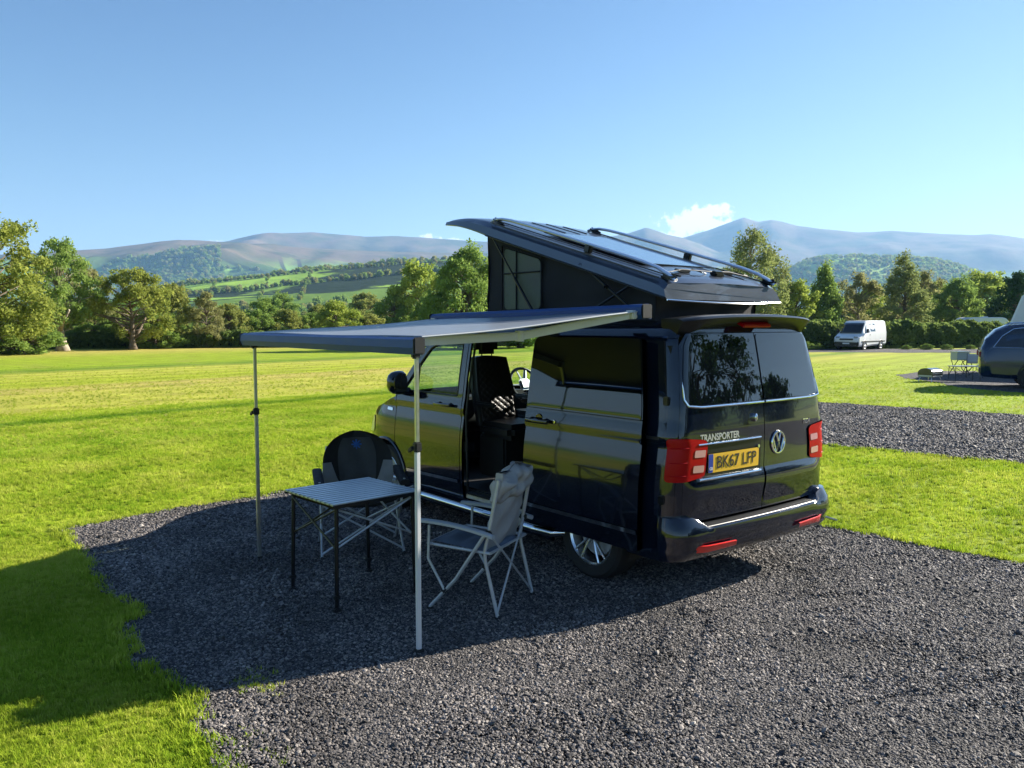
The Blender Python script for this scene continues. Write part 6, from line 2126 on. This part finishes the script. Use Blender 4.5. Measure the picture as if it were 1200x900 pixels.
cx_, cy_ = at_px(1277, 31)
caravan(cx_, cy_, YAW - R(90) - R(35) + math.pi, 5.4, 'pale grey caravan whose rounded top rises over the blue car', 3.2)
cx_, cy_ = at_px(1148, 78)
caravan(cx_, cy_, YAW - R(90), 4.6, 'white caravan roof just visible above the hedge', 2.55)

# ---- barbecue, small table, stool and chair by the blue car
gx, gy = at_px(1091, 27.5)
g = empty('portable_grill', (gx, gy, 0), YAW + R(125), label='small black lidded portable grill standing on the grass left of the blue car', cat='grill')
c = MB()
G = []
for i in range(2):
    G.append([(-.32 + .64 * i, .26 * math.cos(R(a)), .26 + .20 * max(0, math.sin(R(a))) ** .8) for a in range(0, 181, 15)] + [(-.32 + .64 * i, -.24, .16), (-.32 + .64 * i, .24, .16)])
c.grid(G, closed=True); c.add(G[0], [tuple(range(len(G[0])))]); c.add(G[1], [tuple(range(len(G[1])))]); c.build('lid', M('grill_enamel', (.03, .032, .035), .25, coat=.6), g, angle=40)
c = MB(); c.box((0, 0, .20), (.66, .50, .09), bev=.02); c.build('tray', GREYTUBE, g)
c = MB(); c.box((0, -.28, .22), (.30, .03, .05), bev=.01); c.path([(-.15, -.29, .32), (-.15, -.33, .34), (.15, -.33, .34), (.15, -.29, .32)], .01, 6); c.build('handle', ALU, g)
for sx in (-1, 1):
    for sy in (-1, 1):
        c = MB(); c.path([(sx * .26, sy * .18, .18), (sx * .31, sy * .23, .0)], .014, 6); c.build('leg', ALU, g)
for k in (-.12, .12):
    c = MB(); c.lathe([(0, 0), (0, .03), (-.03, .03), (-.03, 0)], (k, -.255, .20), 'y', 12); c.build('knob', ALU, g)

tx_, ty_ = at_px(1131, 27.5)
t = empty('camping_table', (tx_, ty_, 0), YAW - R(85), label='low dark folding table on thin legs next to the blue car', cat='table')
c = MB(); c.box((0, 0, .52), (.95, .45, .025), bev=.006); c.build('top', M('table_top_grey', (.22, .24, .27), .35), t)
for sx in (-1, 1):
    for sy in (-1, 1):
        c = MB(); c.path([(sx * .43, sy * .18, .51), (sx * .44, sy * .2, 0)], .011, 6); c.build('leg', SATIN, t)
for sy in (-1, 1):
    c = MB(); c.path([(-.43, sy * .18, .48), (.0, sy * .18, .2)], .008, 6); c.path([(.43, sy * .18, .48), (0, sy * .18, .2)], .008, 6); c.build('cross_brace', SATIN, t)
kx, ky = at_px(1125, 31)
k = empty('camping_kitchen_stand', (kx, ky, 0), YAW - R(80), label='silver-topped camping stand behind the low dark table', cat='camping stand')
c = MB(); c.box((0, 0, .72), (.52, .42, .30), bev=.03); c.build('box', M('silver_box', (.45, .50, .50), .35, .3), k)
c = MB(); c.box((0, 0, .885), (.56, .46, .035), bev=.01); c.build('lid', ALU, k)
for sx in (-1, 1):
    c = MB(); c.path([(sx * .22, -.18, .58), (sx * .30, .2, 0)], .014, 6); c.path([(sx * .22, .18, .58), (sx * .30, -.2, 0)], .014, 6); c.build('leg_frame', SATIN, k)
c = MB(); c.path([(.10 + .22 * math.cos(a), -.25, .36 + .22 * math.sin(a)) for a in np.linspace(0, 6.283, 22)], .014, 6); c.build('ring_handle', SATIN, k)
hx, hy = at_px(1143, 29.5)
q_ = empty('canvas_chair', (hx, hy, 0), YAW + R(150), label='pale canvas folding chair between the low table and the blue car', cat='chair')
c = MB(); G = [[(x, u * .25, .44 - .02 * (1 - u * u)) for u in np.linspace(-1, 1, 7)] for x in np.linspace(-.2, .24, 5)]; c.grid(G); c.build('seat', PALEFAB, q_, solid=.012)
c = MB(); G = [[(-.22 - .10 * t_ - .03 * (1 - u * u), u * .25, .50 + .34 * t_) for u in np.linspace(-1, 1, 7)] for t_ in np.linspace(0, 1, 5)]; c.grid(G); c.build('backrest', M('pale_canvas', (.45, .45, .44), .8), q_, solid=.012)
for sg in (1, -1):
    c = MB(); c.path([(.26, sg * .26, .62), (.24, sg * .26, .0)], .012, 6); c.path([(-.34, sg * .26, .86), (-.20, sg * .26, .44), (-.26, sg * .26, 0)], .012, 6); c.path([(-.25, sg * .26, .62), (.28, sg * .26, .62)], .014, 6); c.build('side_frame', SATIN, q_)

# ---- small pipe end on the far side of the bumper
x_, y_ = -.72, -1.15
c = MB(); c.path([(0, .12, .03), (0, 0, .035), (-.01, -.10, .035)], .012, 8)
tag(c.build('pipe', GREYTUBE, None, loc=(-.20, -2.2, 0), rz=R(80)), 'short grey pipe end lying on the ground beyond the rear bumper', 'pipe')
# ---- fallen log at the left edge of the far field
lx, ly = at_px(-2, 52)
c = MB(); c.path([(0, -1.6, .18), (.1, -.4, .22), (0, .6, .25), (.15, 1.3, .30)], [.14, .20, .22, .12], 9); 
tag(c.build('log', PALEBARK, None, loc=(lx, ly, 0), rz=YAW), 'pale fallen log at the far left edge of the field', 'log')
for i, (u, D) in enumerate([(14, 51)]):
    pass

# ================================================================== AIR
hz = MB(); hz.box((0, 0, 0), (1, 1, 1))
m = bpy.data.materials.new('haze_air'); m.use_nodes = True; t = m.node_tree; t.nodes.clear()
o = t.nodes.new('ShaderNodeOutputMaterial'); pv = t.nodes.new('ShaderNodeVolumePrincipled')
pv.inputs['Color'].default_value = (.32, .58, 1.0, 1); pv.inputs['Density'].default_value = 9.0e-5; pv.inputs['Anisotropy'].default_value = .2
t.links.new(pv.outputs[0], o.inputs['Volume'])
zmax = max(v.co.z for v in hm.vertices) + 12; zmin = min(v.co.z for v in hm.vertices) - 1
print('terrain z', zmin, zmax)
ho = hz.build('haze', m, None, smooth=False)
ho.scale = (18400, 18400, zmax - zmin); ho.location = (0, 0, (zmax + zmin) / 2)
tag(ho, kind='stuff')
